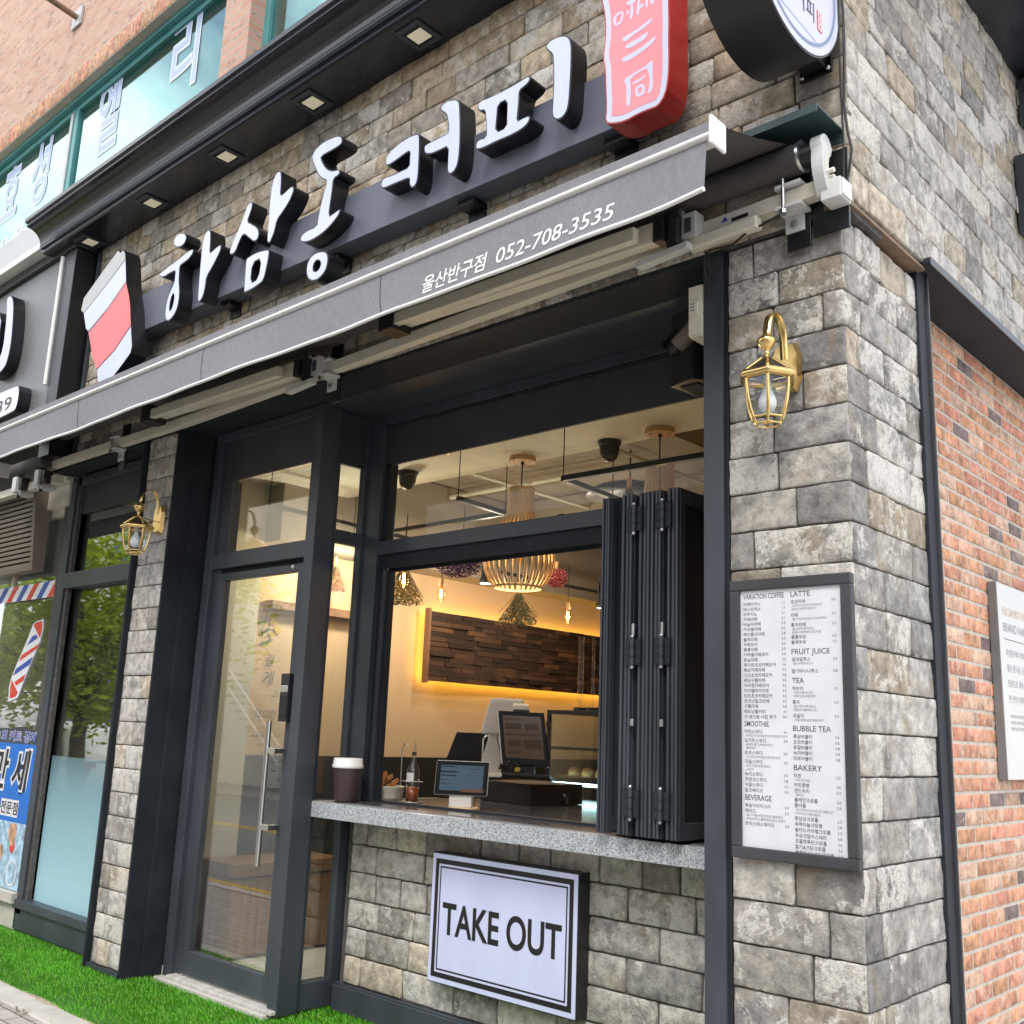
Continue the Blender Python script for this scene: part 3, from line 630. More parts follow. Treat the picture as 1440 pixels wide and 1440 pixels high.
# --- side window with frosted film
mb = MB(); ys = .17
mb.box(-6.77, -6.665, ys-.03, ys+.09, .13, 3.53); mb.box(-6.665, -5.24, ys-.01, ys+.09, 3.45, 3.53); mb.box(-6.665, -5.24, ys+.02, ys+.04, 3.22, 3.45, 'panel')
mb.box(-6.665, -5.24, ys-.032, ys+.09, 2.60, 2.725); mb.box(-6.665, -6.62, ys+.02, ys+.08, .24, 3.22, 'frame_dark'); mb.box(-5.28, -5.24, ys+.02, ys+.08, .24, 3.22, 'frame_dark')
mb.box(-6.78, -5.24, ys-.05, ys+.09, .175, .235); mb.box(-6.77, -5.24, ys-.03, ys+.09, .02, .173)
mb.box(-5.262, -5.238, -.030, ys-.055, .03, 3.535, 'frame_dark'); mb.box(-6.76, -5.238, -.03, ys-.033, 3.535, 3.556, 'frame_dark')
sw = mb.build('shop_window', shop, .003)
mb = MB(); mb.box(-6.62, -5.28, ys+.045, ys+.051, .235, 3.22, 'glass_side'); mb.build('shop_window_pane', sw)
mb = MB(); mb.box(-6.62, -5.28, ys+.039, ys+.041, .235, 1.30, 'film'); mb.build('frosted_film', sw)
# --- cornice
pr = [(0,5.40),(-.28,5.40),(-.285,5.398),(-.30,5.404),(-.30,5.432),(-.318,5.436),(-.318,5.450)]
for i in range(9):
    a = i/8*math.pi/2; pr.append((-.322-.125*(1-math.cos(a)), 5.455+.125*math.sin(a)))
pr += [(-.455,5.582),(-.455,5.606),(-.472,5.612),(-.472,5.645),(0,5.66)]
mb = MB()
x0, x1 = -6.87, .52
# the run along the front, mitred at the corner, then along the side
def run(i): p = pr[i]; return p
n = len(pr); vs = []; fs = []
for st in range(3):
    for (yy, zz) in pr:
        d = -yy
        if st == 0: vs.append((x0, yy-.02, zz))
        elif st == 1: vs.append((.045+d, -.02-d, zz+.0))
        else: vs.append((.045+d, 6., zz))
for st in range(2):
    for i in range(n-1): fs.append((st*n+i, (st+1)*n+i, (st+1)*n+i+1, st*n+i+1))
mb.add(vs, fs, 'cornice'); mb.add(vs[:n], [tuple(range(n))], 'cornice')
cor = mb.build('cornice', shop)
for p in cor.data.polygons: p.use_smooth = False
# --- black flashing round the brick panel and the brick panel itself
mb = MB(); mb.box(-.17, .012, .70, .788, .0, 3.62, 'frame_dark'); mb.box(-.17, .024, .788, .802, .0, 3.62, 'panel'); mb.box(-.17, .072, .69, 4.2, 3.622, 3.65, 'frame_dark'); mb.box(.0721,.078,.69,4.2,3.615,3.652,'frame')
mb.build('corner_flashing', shop, .002)
def pal_brick(r):
    t = r.random(); k = r.uniform(.85, 1.15)
    if t < .095: return (.21*k, .165*k, .16*k, .2)
    if t < .30: return (.58*k, .38*k, .28*k, .9)
    return (.56*k, .275*k+r.uniform(-.015,.035), .185*k, r.random())
mb = MB()
courses(mb, (-.15,.76,.10), Y, Z, X, .217*12, 3.52, .0726, (.217,.217), pal_brick, 'brick', 51, .008, .0145, .0012, .0035, .07, pattern=.217)
mb.box(-.4, -.1535, .71, 8., .0, 3.64, 'mortar')
mb.build('brick_wall', shop, attr=True)
# --- interior shell
mb = MB(); mb.box(-5.2, -3.56, .2605, .67, -.05, .08, 'floor_in'); mb.box(-5.2, -.61, .6705, 7., -.05, .08, 'floor_in'); mb.build('floor', shop)
mb = MB()
mb.box(-5.25, -5.12, .9, 7.2, .08, 3.75, 'wall_in'); mb.box(-5.12, -.3, 7.0, 7.2, .08, 3.75, 'wall_in'); mb.box(-.45, -.3, .72, 7.0, .08, 3.75, 'wall_in')
mb.box(-6.98, -5.25, 1.2, 1.3, .08, 3.5, 'col_in'); mb.box(-6.98, -6.80, .27, 1.2, .0, 3.58, 'col_in'); mb.box(-6.80, -5.25, .262, 1.2, 3.36, 3.45, 'cream'); mb.box(-6.8,-5.25,.27,1.2,-.02,.02,'floor_in')
iw = mb.build('interior_wall', shop)
mb = MB(); mb.box(-5.121, -5.108, .92, 7.0, .08, 1.375, 'dado'); mb.box(-5.11, -.45, 6.985, 7.0, .08, 1.375, 'dado'); mb.build('dado_panel', iw)
mb = MB(); mb.box(-5.25, -5.02, .25, .895, .08, 3.6, 'col_in'); mb.build('interior_column', shop)
mb = MB(); mb.box(-5.02, -.3, .73, 1.50, 3.38, 3.45, 'cream'); mb.box(-5.02, -3.60, .34, .7295, 3.38, 3.45, 'cream'); mb.box(-5.119, -.45, 1.50, 7.0, 3.70, 3.78, 'grey_in'); mb.box(-5.0,-.3,1.45,1.50,3.45,3.70,'cream')
mb.box(-5.12, -4.82, .896, 7.0, 2.943, 3.69, 'grey_in'); mb.box(-4.82, -.45, 3.4, 3.7, 3.35, 3.69, 'grey_in')
mb.box(-4.82,-.45,5.4,5.7,3.30,3.69,'grey_in'); mb.box(-2.2,-1.9,1.5,7.,3.45,3.695,'grey_in')
for yy in (2.0, 2.6): mb.cyl((-4.8,yy,3.60), (-.5,yy,3.60), .02, 'col_in', 8)
for xx in (-3.9, -2.6): mb.cyl((xx,1.55,3.55), (xx,6.9,3.55), .016, 'col_in', 8)
mb.build('ceiling', shop)
# solid top so that no sky falls into the rooms
mb = MB(); mb.box(-6.86, -.02, .31, 8., 3.79, 3.95, 'joint'); mb.box(-6.86,-.02,7.2,8.,.0,3.79,'joint'); mb.box(-6.87,-6.62,.16,8.,0,3.79,'joint'); mb.box(-5.25,-4.8,.2,.249,0.02,3.57,'joint'); mb.build('roof_slab', shop)
# --- fixed timber bench front seen through the door
mb = MB()
for i in range(6): mb.box(-4.63, -4.60, .615+i*.145, .755+i*.145, .10, .585, 'pine')
mb.box(-5.0, -4.63, .62, 1.48, .10, .58, 'pine'); mb.box(-5.01, -4.585, .60, 1.50, .60, .685, 'pine')
mb.build('wooden_bench', shop, .004)
mb = MB(); mb.box(-5.11, -5.00, 1.0, 1.93, 2.455, 2.52, 'walnut'); tag(mb.build('wall_shelf', None, .004), 'dark walnut shelf fixed on the warm wall seen through the glass door', 'shelf')
# --- reclaimed wood panel with a warm glow behind
wp = thing('wood_wall_panel', 'long dark reclaimed wood panel glowing yellow round its edges on the back wall', 'wall panel', (-5.05,2.6,2.33))
mb = MB(); rnd = random.Random(5); z = 2.02
while z < 2.60:
    y = 2.6; h = .042
    while y < 5.9:
        w = min(rnd.uniform(.09, .30), 5.9-y); d = rnd.uniform(0, .030); t = rnd.random(); k = rnd.uniform(.6, 1.3)
        c = (.055*k,.030*k,.019*k,1) if t < .6 else (.10*k,.052*k,.03*k,1) if t < .9 else (.20*k,.105*k,.05*k,1)
        mb.box(-5.005, -4.98+d, y+.0015, y+w-.0015, z+.001, z+h-.001, 'reclaimed', c); y += w
    z += h+.0005
mb.build('wood_cladding', wp, attr=True)
mb = MB(); mb.box(-5.02, -5.006, 2.6, 5.9, 2.02, 2.62, 'walnut'); mb.box(-5.02,-4.96,2.575,2.5985,2.0,2.64,'walnut'); mb.build('backing_board', wp)
mb = MB()
for a, b in (((-5.048,2.63,2.60),(-5.048,5.88,2.60)), ((-5.048,2.63,2.04),(-5.048,5.88,2.04)), ((-5.048,2.63,2.04),(-5.048,2.63,2.60))): mb.cyl(a, b, .006, 'led', 6)
mb.build('light_strip', wp)
# mural: flowers and handwriting on the wall beside the door
mb = MB(); fm = lambda u, v: (-5.106, u, v)
for (cy, cz, r, m) in ((1.02,2.47,.035,'stripe_red'), (1.12,2.45,.03,'line_yellow'), (1.10,2.38,.035,'line_yellow'), (1.14,2.31,.03,'line_yellow'), (1.09,2.27,.02,'line_yellow')):
    mb.poly([(cy+r*(1+.25*math.sin(5*a))*math.cos(a), cz+r*(1+.25*math.sin(5*a))*math.sin(a)) for a in [i*math.pi/10 for i in range(20)]], [], fm, m)
for a0, b0, a1, b1 in ((1.0,2.25,1.03,2.44), (1.0,2.25,1.10,2.37), (1.0,2.23,1.13,2.30), (1.0,2.26,.98,2.40)):
    mb.add([fm(a0-.004,b0), fm(a0+.004,b0), fm(a1+.003,b1), fm(a1-.003,b1)], [(0,1,2,3)], 'leaf')
for cy, cz in ((1.05,2.30), (1.02,2.20), (1.07,2.22), (1.0,2.36)): mb.poly([(cy-.04,cz-.01),(cy,cz+.012),(cy+.04,cz+.012),(cy,cz-.014)], [], fm, 'leaf')
for s, yy, zz, h in (('길', 1.05, 2.04, .07), ('게', 1.04, 1.90, .085), ('그', 1.13, 1.80, .05), ('했으면', 1.0, 1.65, .05), ('니다—', 1.0, 1.50, .042)): add_text(mb, s, fm, 'ink_grey', yy, zz, h, shear=.15)
tag(mb.build('wall_mural'), 'painted orange flowers and black handwriting on the wall behind the glass door', 'mural')
LET=[[([(-4.591,4.875),(-4.539,4.852),(-4.515,4.817),(-4.529,4.779),(-4.577,4.765),(-4.638,4.778),(-4.686,4.809),(-4.696,4.841),(-4.675,4.873),(-4.634,4.882)],None),([(-4.851,4.637),(-4.819,4.652),(-4.717,4.665),(-4.585,4.682),(-4.489,4.7),(-4.424,4.703),(-4.401,4.687),(-4.407,4.661),(-4.459,4.635),(-4.523,4.626),(-4.565,4.62),(-4.558,4.566),(-4.55,4.498),(-4.53,4.446),(-4.521,4.387),(-4.526,4.315),(-4.564,4.26),(-4.626,4.235),(-4.672,4.251),(-4.693,4.294),(-4.697,4.36),(-4.683,4.422),(-4.65,4.47),(-4.617,4.512),(-4.618,4.564),(-4.619,4.602),(-4.687,4.604),(-4.755,4.599),(-4.809,4.605)],[(-4.599,4.428),(-4.592,4.379),(-4.607,4.323),(-4.628,4.31),(-4.64,4.327),(-4.64,4.383),(-4.624,4.425)]),([(-4.247,4.782),(-4.218,4.777),(-4.201,4.753),(-4.188,4.676),(-4.183,4.594),(-4.137,4.61),(-4.078,4.621),(-4.05,4.616),(-4.05,4.578),(-4.079,4.542),(-4.129,4.486),(-4.193,4.432),(-4.192,4.369),(-4.204,4.31),(-4.236,4.273),(-4.274,4.282),(-4.279,4.339),(-4.288,4.46),(-4.293,4.571),(-4.297,4.673),(-4.285,4.753)],None)],[([(-3.75,4.815),(-3.724,4.803),(-3.723,4.774),(-3.737,4.735),(-3.765,4.684),(-3.71,4.651),(-3.647,4.609),(-3.618,4.573),(-3.614,4.533),(-3.638,4.511),(-3.674,4.518),(-3.722,4.555),(-3.796,4.612),(-3.832,4.572),(-3.865,4.512),(-3.897,4.5),(-3.939,4.513),(-3.937,4.543),(-3.909,4.597),(-3.862,4.661),(-3.816,4.735),(-3.791,4.798)],None),([(-3.476,4.923),(-3.444,4.918),(-3.427,4.887),(-3.419,4.807),(-3.418,4.738),(-3.364,4.749),(-3.314,4.765),(-3.28,4.752),(-3.281,4.715),(-3.313,4.667),(-3.372,4.62),(-3.432,4.581),(-3.442,4.516),(-3.469,4.47),(-3.486,4.45),(-3.518,4.463),(-3.521,4.516),(-3.525,4.62),(-3.532,4.752),(-3.525,4.845),(-3.506,4.899)],None),([(-3.5,4.412),(-3.482,4.398),(-3.48,4.368),(-3.49,4.304),(-3.512,4.214),(-3.561,4.199),(-3.642,4.188),(-3.718,4.188),(-3.725,4.203),(-3.728,4.289),(-3.735,4.403),(-3.729,4.423),(-3.681,4.429),(-3.598,4.43)],[(-3.561,4.372),(-3.657,4.371),(-3.656,4.234),(-3.575,4.241)])],[([(-2.883,4.933),(-2.846,4.913),(-2.832,4.884),(-2.84,4.86),(-2.879,4.855),(-2.948,4.854),(-3.032,4.855),(-3.013,4.816),(-2.971,4.76),(-2.926,4.726),(-2.879,4.71),(-2.844,4.704),(-2.831,4.689),(-2.839,4.665),(-2.89,4.66),(-2.889,4.605),(-2.897,4.531),(-2.905,4.43),(-2.862,4.435),(-2.819,4.444),(-2.801,4.44),(-2.804,4.415),(-2.845,4.383),(-2.919,4.347),(-3.009,4.33),(-3.09,4.329),(-3.152,4.348),(-3.17,4.369),(-3.158,4.393),(-3.113,4.41),(-3.013,4.404),(-3.01,4.446),(-2.998,4.52),(-2.978,4.59),(-2.95,4.67),(-2.997,4.695),(-3.044,4.74),(-3.089,4.813),(-3.12,4.865),(-3.124,4.899),(-3.097,4.925),(-3.029,4.946),(-2.947,4.942)],None),([(-2.95,4.231),(-2.903,4.214),(-2.879,4.183),(-2.876,4.137),(-2.893,4.09),(-2.935,4.065),(-2.985,4.057),(-3.039,4.076),(-3.071,4.111),(-3.082,4.161),(-3.069,4.21),(-3.02,4.237)],[(-2.984,4.185),(-2.954,4.172),(-2.943,4.146),(-2.959,4.12),(-2.987,4.116),(-3.008,4.127),(-3.015,4.152),(-3.006,4.176)])],[([(-2.187,4.664),(-2.169,4.656),(-2.161,4.638),(-2.155,4.571),(-2.152,4.493),(-2.151,4.396),(-2.165,4.36),(-2.188,4.351),(-2.209,4.361),(-2.222,4.386),(-2.221,4.419),(-2.271,4.424),(-2.363,4.429),(-2.429,4.432),(-2.452,4.446),(-2.458,4.472),(-2.442,4.498),(-2.406,4.497),(-2.347,4.489),(-2.291,4.489),(-2.231,4.487),(-2.232,4.534),(-2.232,4.581),(-2.277,4.577),(-2.34,4.565),(-2.401,4.559),(-2.42,4.566),(-2.433,4.584),(-2.432,4.616),(-2.398,4.643),(-2.328,4.665),(-2.251,4.672)],None),([(-1.906,4.748),(-1.879,4.731),(-1.866,4.703),(-1.859,4.64),(-1.851,4.551),(-1.847,4.451),(-1.854,4.365),(-1.877,4.332),(-1.901,4.324),(-1.921,4.331),(-1.934,4.351),(-1.935,4.41),(-1.936,4.491),(-1.992,4.492),(-2.058,4.495),(-2.099,4.509),(-2.118,4.529),(-2.124,4.564),(-2.098,4.572),(-2.024,4.571),(-1.945,4.57),(-1.94,4.588),(-1.951,4.642),(-1.963,4.683),(-2.002,4.717),(-2.014,4.735),(-1.999,4.757),(-1.96,4.763)],None)],[([(-1.402,4.655),(-1.389,4.645),(-1.387,4.628),(-1.4,4.613),(-1.425,4.605),(-1.455,4.597),(-1.453,4.546),(-1.457,4.495),(-1.461,4.439),(-1.429,4.442),(-1.395,4.44),(-1.38,4.432),(-1.379,4.411),(-1.402,4.389),(-1.451,4.378),(-1.515,4.377),(-1.592,4.382),(-1.658,4.381),(-1.705,4.384),(-1.733,4.394),(-1.74,4.413),(-1.732,4.435),(-1.709,4.444),(-1.668,4.436),(-1.669,4.477),(-1.676,4.533),(-1.686,4.592),(-1.719,4.597),(-1.737,4.619),(-1.739,4.647),(-1.716,4.659),(-1.661,4.652),(-1.575,4.647),(-1.503,4.648),(-1.446,4.652)],[(-1.535,4.584),(-1.594,4.585),(-1.597,4.522),(-1.602,4.436),(-1.532,4.434),(-1.534,4.496)]),([(-1.187,4.771),(-1.163,4.754),(-1.145,4.727),(-1.136,4.684),(-1.135,4.601),(-1.137,4.511),(-1.141,4.412),(-1.15,4.366),(-1.172,4.342),(-1.201,4.337),(-1.225,4.347),(-1.243,4.37),(-1.246,4.406),(-1.243,4.481),(-1.243,4.579),(-1.249,4.654),(-1.255,4.701),(-1.282,4.73),(-1.298,4.753),(-1.296,4.77),(-1.272,4.783),(-1.23,4.783)],None)]]
SEAL_OUT=[(-0.967,4.965),(-0.776,4.958),(-0.596,4.951),(-0.593,4.783),(-0.594,4.64),(-0.59,4.543),(-0.592,4.45),(-0.589,4.374),(-0.591,4.282),(-0.605,4.201),(-0.644,4.158),(-0.688,4.163),(-0.749,4.165),(-0.81,4.158),(-0.873,4.171),(-0.922,4.195),(-0.915,4.264),(-0.922,4.363),(-0.927,4.463),(-0.941,4.518),(-0.931,4.603),(-0.93,4.687),(-0.94,4.762),(-0.956,4.826)]
SEAL=[([(-0.886,4.707),(-0.825,4.709),(-0.832,4.646),(-0.88,4.648)],[(-0.867,4.693),(-0.838,4.698),(-0.845,4.66),(-0.867,4.658)]),([(-0.814,4.676),(-0.806,4.7),(-0.798,4.688),(-0.803,4.669)],None),([(-0.815,4.741),(-0.76,4.737),(-0.77,4.713),(-0.783,4.715),(-0.774,4.686),(-0.781,4.638),(-0.795,4.645),(-0.79,4.689),(-0.788,4.715),(-0.807,4.72)],None),([(-0.754,4.72),(-0.738,4.712),(-0.746,4.686),(-0.722,4.689),(-0.72,4.673),(-0.743,4.668),(-0.748,4.643),(-0.759,4.649),(-0.756,4.682)],None),([(-0.712,4.708),(-0.7,4.701),(-0.696,4.661),(-0.707,4.656),(-0.712,4.669)],None),([(-0.692,4.688),(-0.666,4.674),(-0.671,4.658),(-0.684,4.662)],None),([(-0.833,4.558),(-0.825,4.572),(-0.773,4.573),(-0.721,4.582),(-0.678,4.594),(-0.673,4.586),(-0.69,4.571),(-0.731,4.562),(-0.778,4.556),(-0.809,4.544),(-0.827,4.551)],None),([(-0.816,4.514),(-0.811,4.526),(-0.777,4.527),(-0.741,4.529),(-0.698,4.536),(-0.695,4.528),(-0.71,4.509),(-0.741,4.504),(-0.777,4.5),(-0.803,4.503)],None),([(-0.833,4.462),(-0.826,4.472),(-0.781,4.471),(-0.73,4.475),(-0.689,4.487),(-0.657,4.497),(-0.655,4.49),(-0.669,4.47),(-0.709,4.456),(-0.76,4.447),(-0.802,4.442),(-0.825,4.449)],None),([(-0.821,4.357),(-0.8,4.367),(-0.749,4.37),(-0.708,4.375),(-0.673,4.39),(-0.67,4.372),(-0.672,4.326),(-0.667,4.272),(-0.674,4.245),(-0.686,4.237),(-0.696,4.243),(-0.687,4.267),(-0.685,4.303),(-0.693,4.344),(-0.7,4.362),(-0.738,4.361),(-0.774,4.355),(-0.79,4.343),(-0.784,4.324),(-0.782,4.276),(-0.785,4.226),(-0.795,4.221),(-0.806,4.234),(-0.805,4.281),(-0.808,4.335)],None),([(-0.779,4.324),(-0.738,4.327),(-0.7,4.336),(-0.718,4.318),(-0.768,4.313)],None),([(-0.763,4.298),(-0.715,4.298),(-0.707,4.252),(-0.717,4.245),(-0.752,4.242)],[(-0.747,4.284),(-0.727,4.285),(-0.724,4.26),(-0.742,4.259)])]
CUP={'outline':[(-5.513,5.024),(-5.474,4.99),(-5.423,4.998),(-5.391,4.956),(-5.374,4.907),(-5.319,4.715),(-5.244,4.583),(-5.202,4.488),(-5.154,4.331),(-5.099,4.166),(-5.108,4.119),(-5.204,4.06),(-5.289,4.013),(-5.405,3.956),(-5.514,3.895),(-5.557,3.962),(-5.618,4.108),(-5.71,4.216),(-5.843,4.447),(-5.892,4.494),(-5.972,4.639),(-6.025,4.68),(-6.006,4.774),(-5.753,4.906)],'lid':[(-5.513,5.024),(-5.474,4.99),(-5.423,4.998),(-5.391,4.956),(-5.377,4.913),(-5.636,4.787),(-5.973,4.644),(-6.025,4.68),(-6.006,4.774),(-5.753,4.906)],'white_top':[(-5.374,4.905),(-5.32,4.719),(-5.564,4.576),(-5.842,4.463),(-5.892,4.494),(-5.968,4.638),(-5.626,4.783)],'red':[(-5.317,4.707),(-5.244,4.583),(-5.203,4.488),(-5.159,4.338),(-5.368,4.2),(-5.615,4.111),(-5.706,4.215),(-5.834,4.447),(-5.554,4.569)],'white_low':[(-5.153,4.326),(-5.101,4.166),(-5.11,4.119),(-5.205,4.061),(-5.289,4.015),(-5.405,3.957),(-5.511,3.899),(-5.553,3.962),(-5.605,4.1),(-5.358,4.192)]}
# ================================================================== SIGNS
yl = -.27
sg = thing('letter_sign', 'long channel letter sign of five lit white brush style characters on a blue black beam', 'shop sign', (-2.9,-.1,4.4))
def pl(y): return lambda u, v: (u, y, v)
mb = MB()
# the beam dips very slightly towards its right end
def beamz(x): return 4.335+(-4.9-x)*.0215
L_, R2 = -5.35, -.72
vs = []
for x in (L_, R2):
    z0 = beamz(x); vs += [(x,-.172,z0),(x,-.172,z0+.30),(x,-.04,z0+.30),(x,-.04,z0)]
mb.add(vs, [(0,4,5,1),(1,5,6,2),(2,6,7,3),(3,7,4,0),(0,1,2,3),(4,7,6,5)], 'beam')
mb.build('sign_beam', sg, .004)
for x in (-4.2, -3.05, -1.95, -1.0):
    mb = MB(); mb.box(x-.06, x+.06, -.12, .01, beamz(x)-.035, beamz(x)-.002, 'black_gloss'); mb.box(x-.06,x+.06,-.035,-.018,beamz(x)-.09,beamz(x)-.036,'black_gloss'); mb.build('wall_bracket', sg, .003)
for grp in LET:
    mb = MB(); fc = MB()
    for o, h in grp:
        o = smooth_poly(o, 1); hs = [smooth_poly(h, 1)] if h else []
        if max(p[1] for p in o)-min(p[1] for p in o) < .01: continue
        mb.prism(o, hs, pl(yl), pl(-.16), 'black_gloss', 'black_gloss')
        oi = offset_poly(o, .007); fc.poly(oi, [offset_poly(q, -.006) for q in hs], pl(yl-.0025), 'lit_white')
    k = mb.build('sign_letter', sg); fc.build('letter_face', k)
# red seal
ss = thing('seal_sign', 'red seal shaped light box with pink face and white carved characters', 'shop sign', (-.8,-.2,4.6))
mb = MB(); so_ = smooth_poly(SEAL_OUT, 1); mb.prism(so_, [], pl(-.29), pl(-.15), 'red_plastic', 'red_plastic'); bx = mb.build('seal_box', ss)
mb = MB(); mb.poly(offset_poly(so_, .006), [], pl(-.2915), 'lit_warmw'); mb.build('seal_border', bx)
mb = MB(); mb.poly(offset_poly(so_, .034), [], pl(-.293), 'lit_pink'); mb.build('seal_face', bx)
mb = MB()
for o, h in SEAL: mb.poly(smooth_poly(o), [h] if h else [], pl(-.2945), 'lit_warmw')
mb.build('seal_lettering', bx)
# cup icon
cs = thing('cup_sign', 'tilted paper cup light box with silver lid and red sleeve left of the white characters', 'shop sign', (-5.5,-.2,4.4))
mb = MB(); mb.prism(CUP['outline'], [], pl(-.28), pl(-.16), 'black_gloss', 'black_gloss'); cb = mb.build('cup_box', cs)
for k, m, nm in (('lid','silver','cup_lid'), ('white_top','lit_white','cup_band'), ('red','lit_red','cup_sleeve'), ('white_low','lit_white','cup_band')):
    mb = MB(); mb.poly(CUP[k], [], pl(-.2825), m); mb.build(nm, cb)
# round projecting sign
rs = thing('round_sign', 'round black drum sign with white face projecting from the stone corner', 'shop sign', (-.08,-.38,4.42))
ry, rz_, rr_ = -.382, 4.423, .351
mb = MB(); q = [(ry+rr_*math.cos(i*math.pi/32), rz_+rr_*math.sin(i*math.pi/32)) for i in range(64)]
xf, xb = .03, -.20
mb.prism(q, [], lambda u, v: (xf,u,v), lambda u, v: (xb,u,v), 'plastic_black', 'plastic_black')
for f in range(len(mb.f)):
    if len(mb.f[f]) == 4: mb.sm[f] = True
dr = mb.build('drum', rs)
circ = lambda r, y0=ry, z0=rz_: [(y0+r*math.cos(i*math.pi/32), z0+r*math.sin(i*math.pi/32)) for i in range(64)]
mb = MB(); mb.poly(circ(rr_-.008), [], lambda u, v: (xf+.002,u,v), 'lit_warmw'); mb.poly(circ(rr_-.040), [circ(rr_-.053)], lambda u, v: (xf+.0035,u,v), 'ring_print')
fl = lambda u, v: (xf+.0035, u, v)
mb.add([fl(ry-.24,rz_-.235),fl(ry-.24,rz_-.240),fl(ry+.14,rz_-.262),fl(ry+.14,rz_-.257)], [(0,1,2,3)], 'purple_print')
add_text(mb, '하삼동커피', fl, 'ink', ry-.26, rz_-.178, .066, w=.385); mb.poly([(ry+.149,rz_-.198),(ry+.187,rz_-.198),(ry+.187,rz_-.112),(ry+.149,rz_-.112)], [], fl, 'stripe_red')
for k in range(3): mb.poly([(ry+.155,rz_-.192+k*.026),(ry+.181,rz_-.192+k*.026),(ry+.181,rz_-.170+k*.026),(ry+.155,rz_-.170+k*.026)], [[(ry+.162,rz_-.187+k*.026),(ry+.174,rz_-.187+k*.026),(ry+.174,rz_-.175+k*.026),(ry+.162,rz_-.175+k*.026)]], lambda u,v:(xf+.0045,u,v), 'stripe_white')
mb.build('sign_face', dr)
for zz, yy in ((4.215, -.17), (4.63, -.17)):
    mb = MB(); mb.box(-.115, -.02, yy, -.05, zz-.028, zz+.028, 'black_gloss'); mb.box(-.135, .0, -.0495, -.036, zz-.045, zz+.045, 'black_gloss')
    for dx in (-.122, -.013):
        for dz in (-.03, .03): mb.ball((dx,-.053,zz+dz), .010, 'zinc', 8)
    mb.build('sign_bracket', rs, .003)
# TAKE OUT light box
tk = thing('takeout_sign', 'white rectangular light box reading TAKE OUT with black border lines under the counter', 'sign', (-2.1,.58,.65))
tx0, tx1, tz0, tz1, ty = -2.622, -1.622, .330, .972, .535
mb = MB(); mb.box(tx0, tx1, ty, .618, tz0, tz1, 'plastic_black'); bx = mb.build('sign_case', tk, .004)
mb = MB(); ff = lambda u, v: (u, ty-.002, v)
rect = lambda a, b, c, d: [(a,c),(b,c),(b,d),(a,d)]
mb.poly(rect(tx0+.006, tx1-.006, tz0+.006, tz1-.006), [], ff, 'lit_sign'); mb.build('sign_face', bx)
mb = MB(); f2 = lambda u, v: (u, ty-.0035, v)
def rring(i0, i1): mb.poly(rect(tx0+i0,tx1-i0,tz0+i0,tz1-i0), [rect(tx0+i1,tx1-i1,tz0+i1,tz1-i1)], f2, 'ink')
rring(.030, .055); rring(.066, .074)
add_text(mb, 'TAKE OUT', f2, 'ink', (tx0+tx1)/2, .578, .155, w=.80, off=.022, align='C')
mb.build('sign_lettering', bx)
# menu frame
mf = thing('menu_board', 'tall black framed price list of coffee, tea and bakery prices on the stone pillar', 'menu', (-.23,-.02,1.7))
mx0, mx1, mz0, mz1 = -.474, .004, 1.200, 2.198
mb = MB(); q = .040
mb.box(mx0, mx1, -.038, -.004, mz1-q, mz1, 'panel'); mb.box(mx0, mx1, -.038, -.004, mz0, mz0+q, 'panel'); mb.box(mx0, mx0+q, -.038, -.004, mz0+q, mz1-q, 'panel'); mb.box(mx1-q, mx1, -.038, -.004, mz0+q, mz1-q, 'panel')
mb.build('menu_frame', mf, .004)
mb = MB(); mb.box(mx0+q, mx1-q, -.026, -.006, mz0+q, mz1-q, 'paper'); pp = mb.build('menu_sheet', mf)
mb = MB(); mp_ = lambda u, v: (u, -.0266, v)
c1, c1r, c2, c2r = mx0+q+.012, mx0+q+.182, mx0+q+.205, mx1-q-.022
HW = {'VARIATION COFFEE': .166, 'LATTE': .075, 'FRUIT JUICE': .145, 'TEA': .045, 'BUBBLE TEA': .142, 'BAKERY': .105, 'SMOOTHIE': .098, 'BEVERAGE': .105}
def col(x, xr, z, lines):
    for ln in lines:
        k, s, pz = (ln+(None,))[:3]
        if k == 'H': z -= .0285; add_text(mb, s, mp_, 'ink_grey', x, z, .0195, off=.008, w=HW.get(s)); z -= .006
        elif k == 'I':
            z -= .0187; add_text(mb, s, mp_, 'ink_grey', x, z, .0115, off=.006)
            if pz: add_text(mb, pz, mp_, 'ink_grey', xr, z+.002, .0095, align='R')
        elif k == 'S': z -= .0125; add_text(mb, s, mp_, 'ink_soft', x+.003, z, .0078)
        elif k == 'G': z -= s
    return z
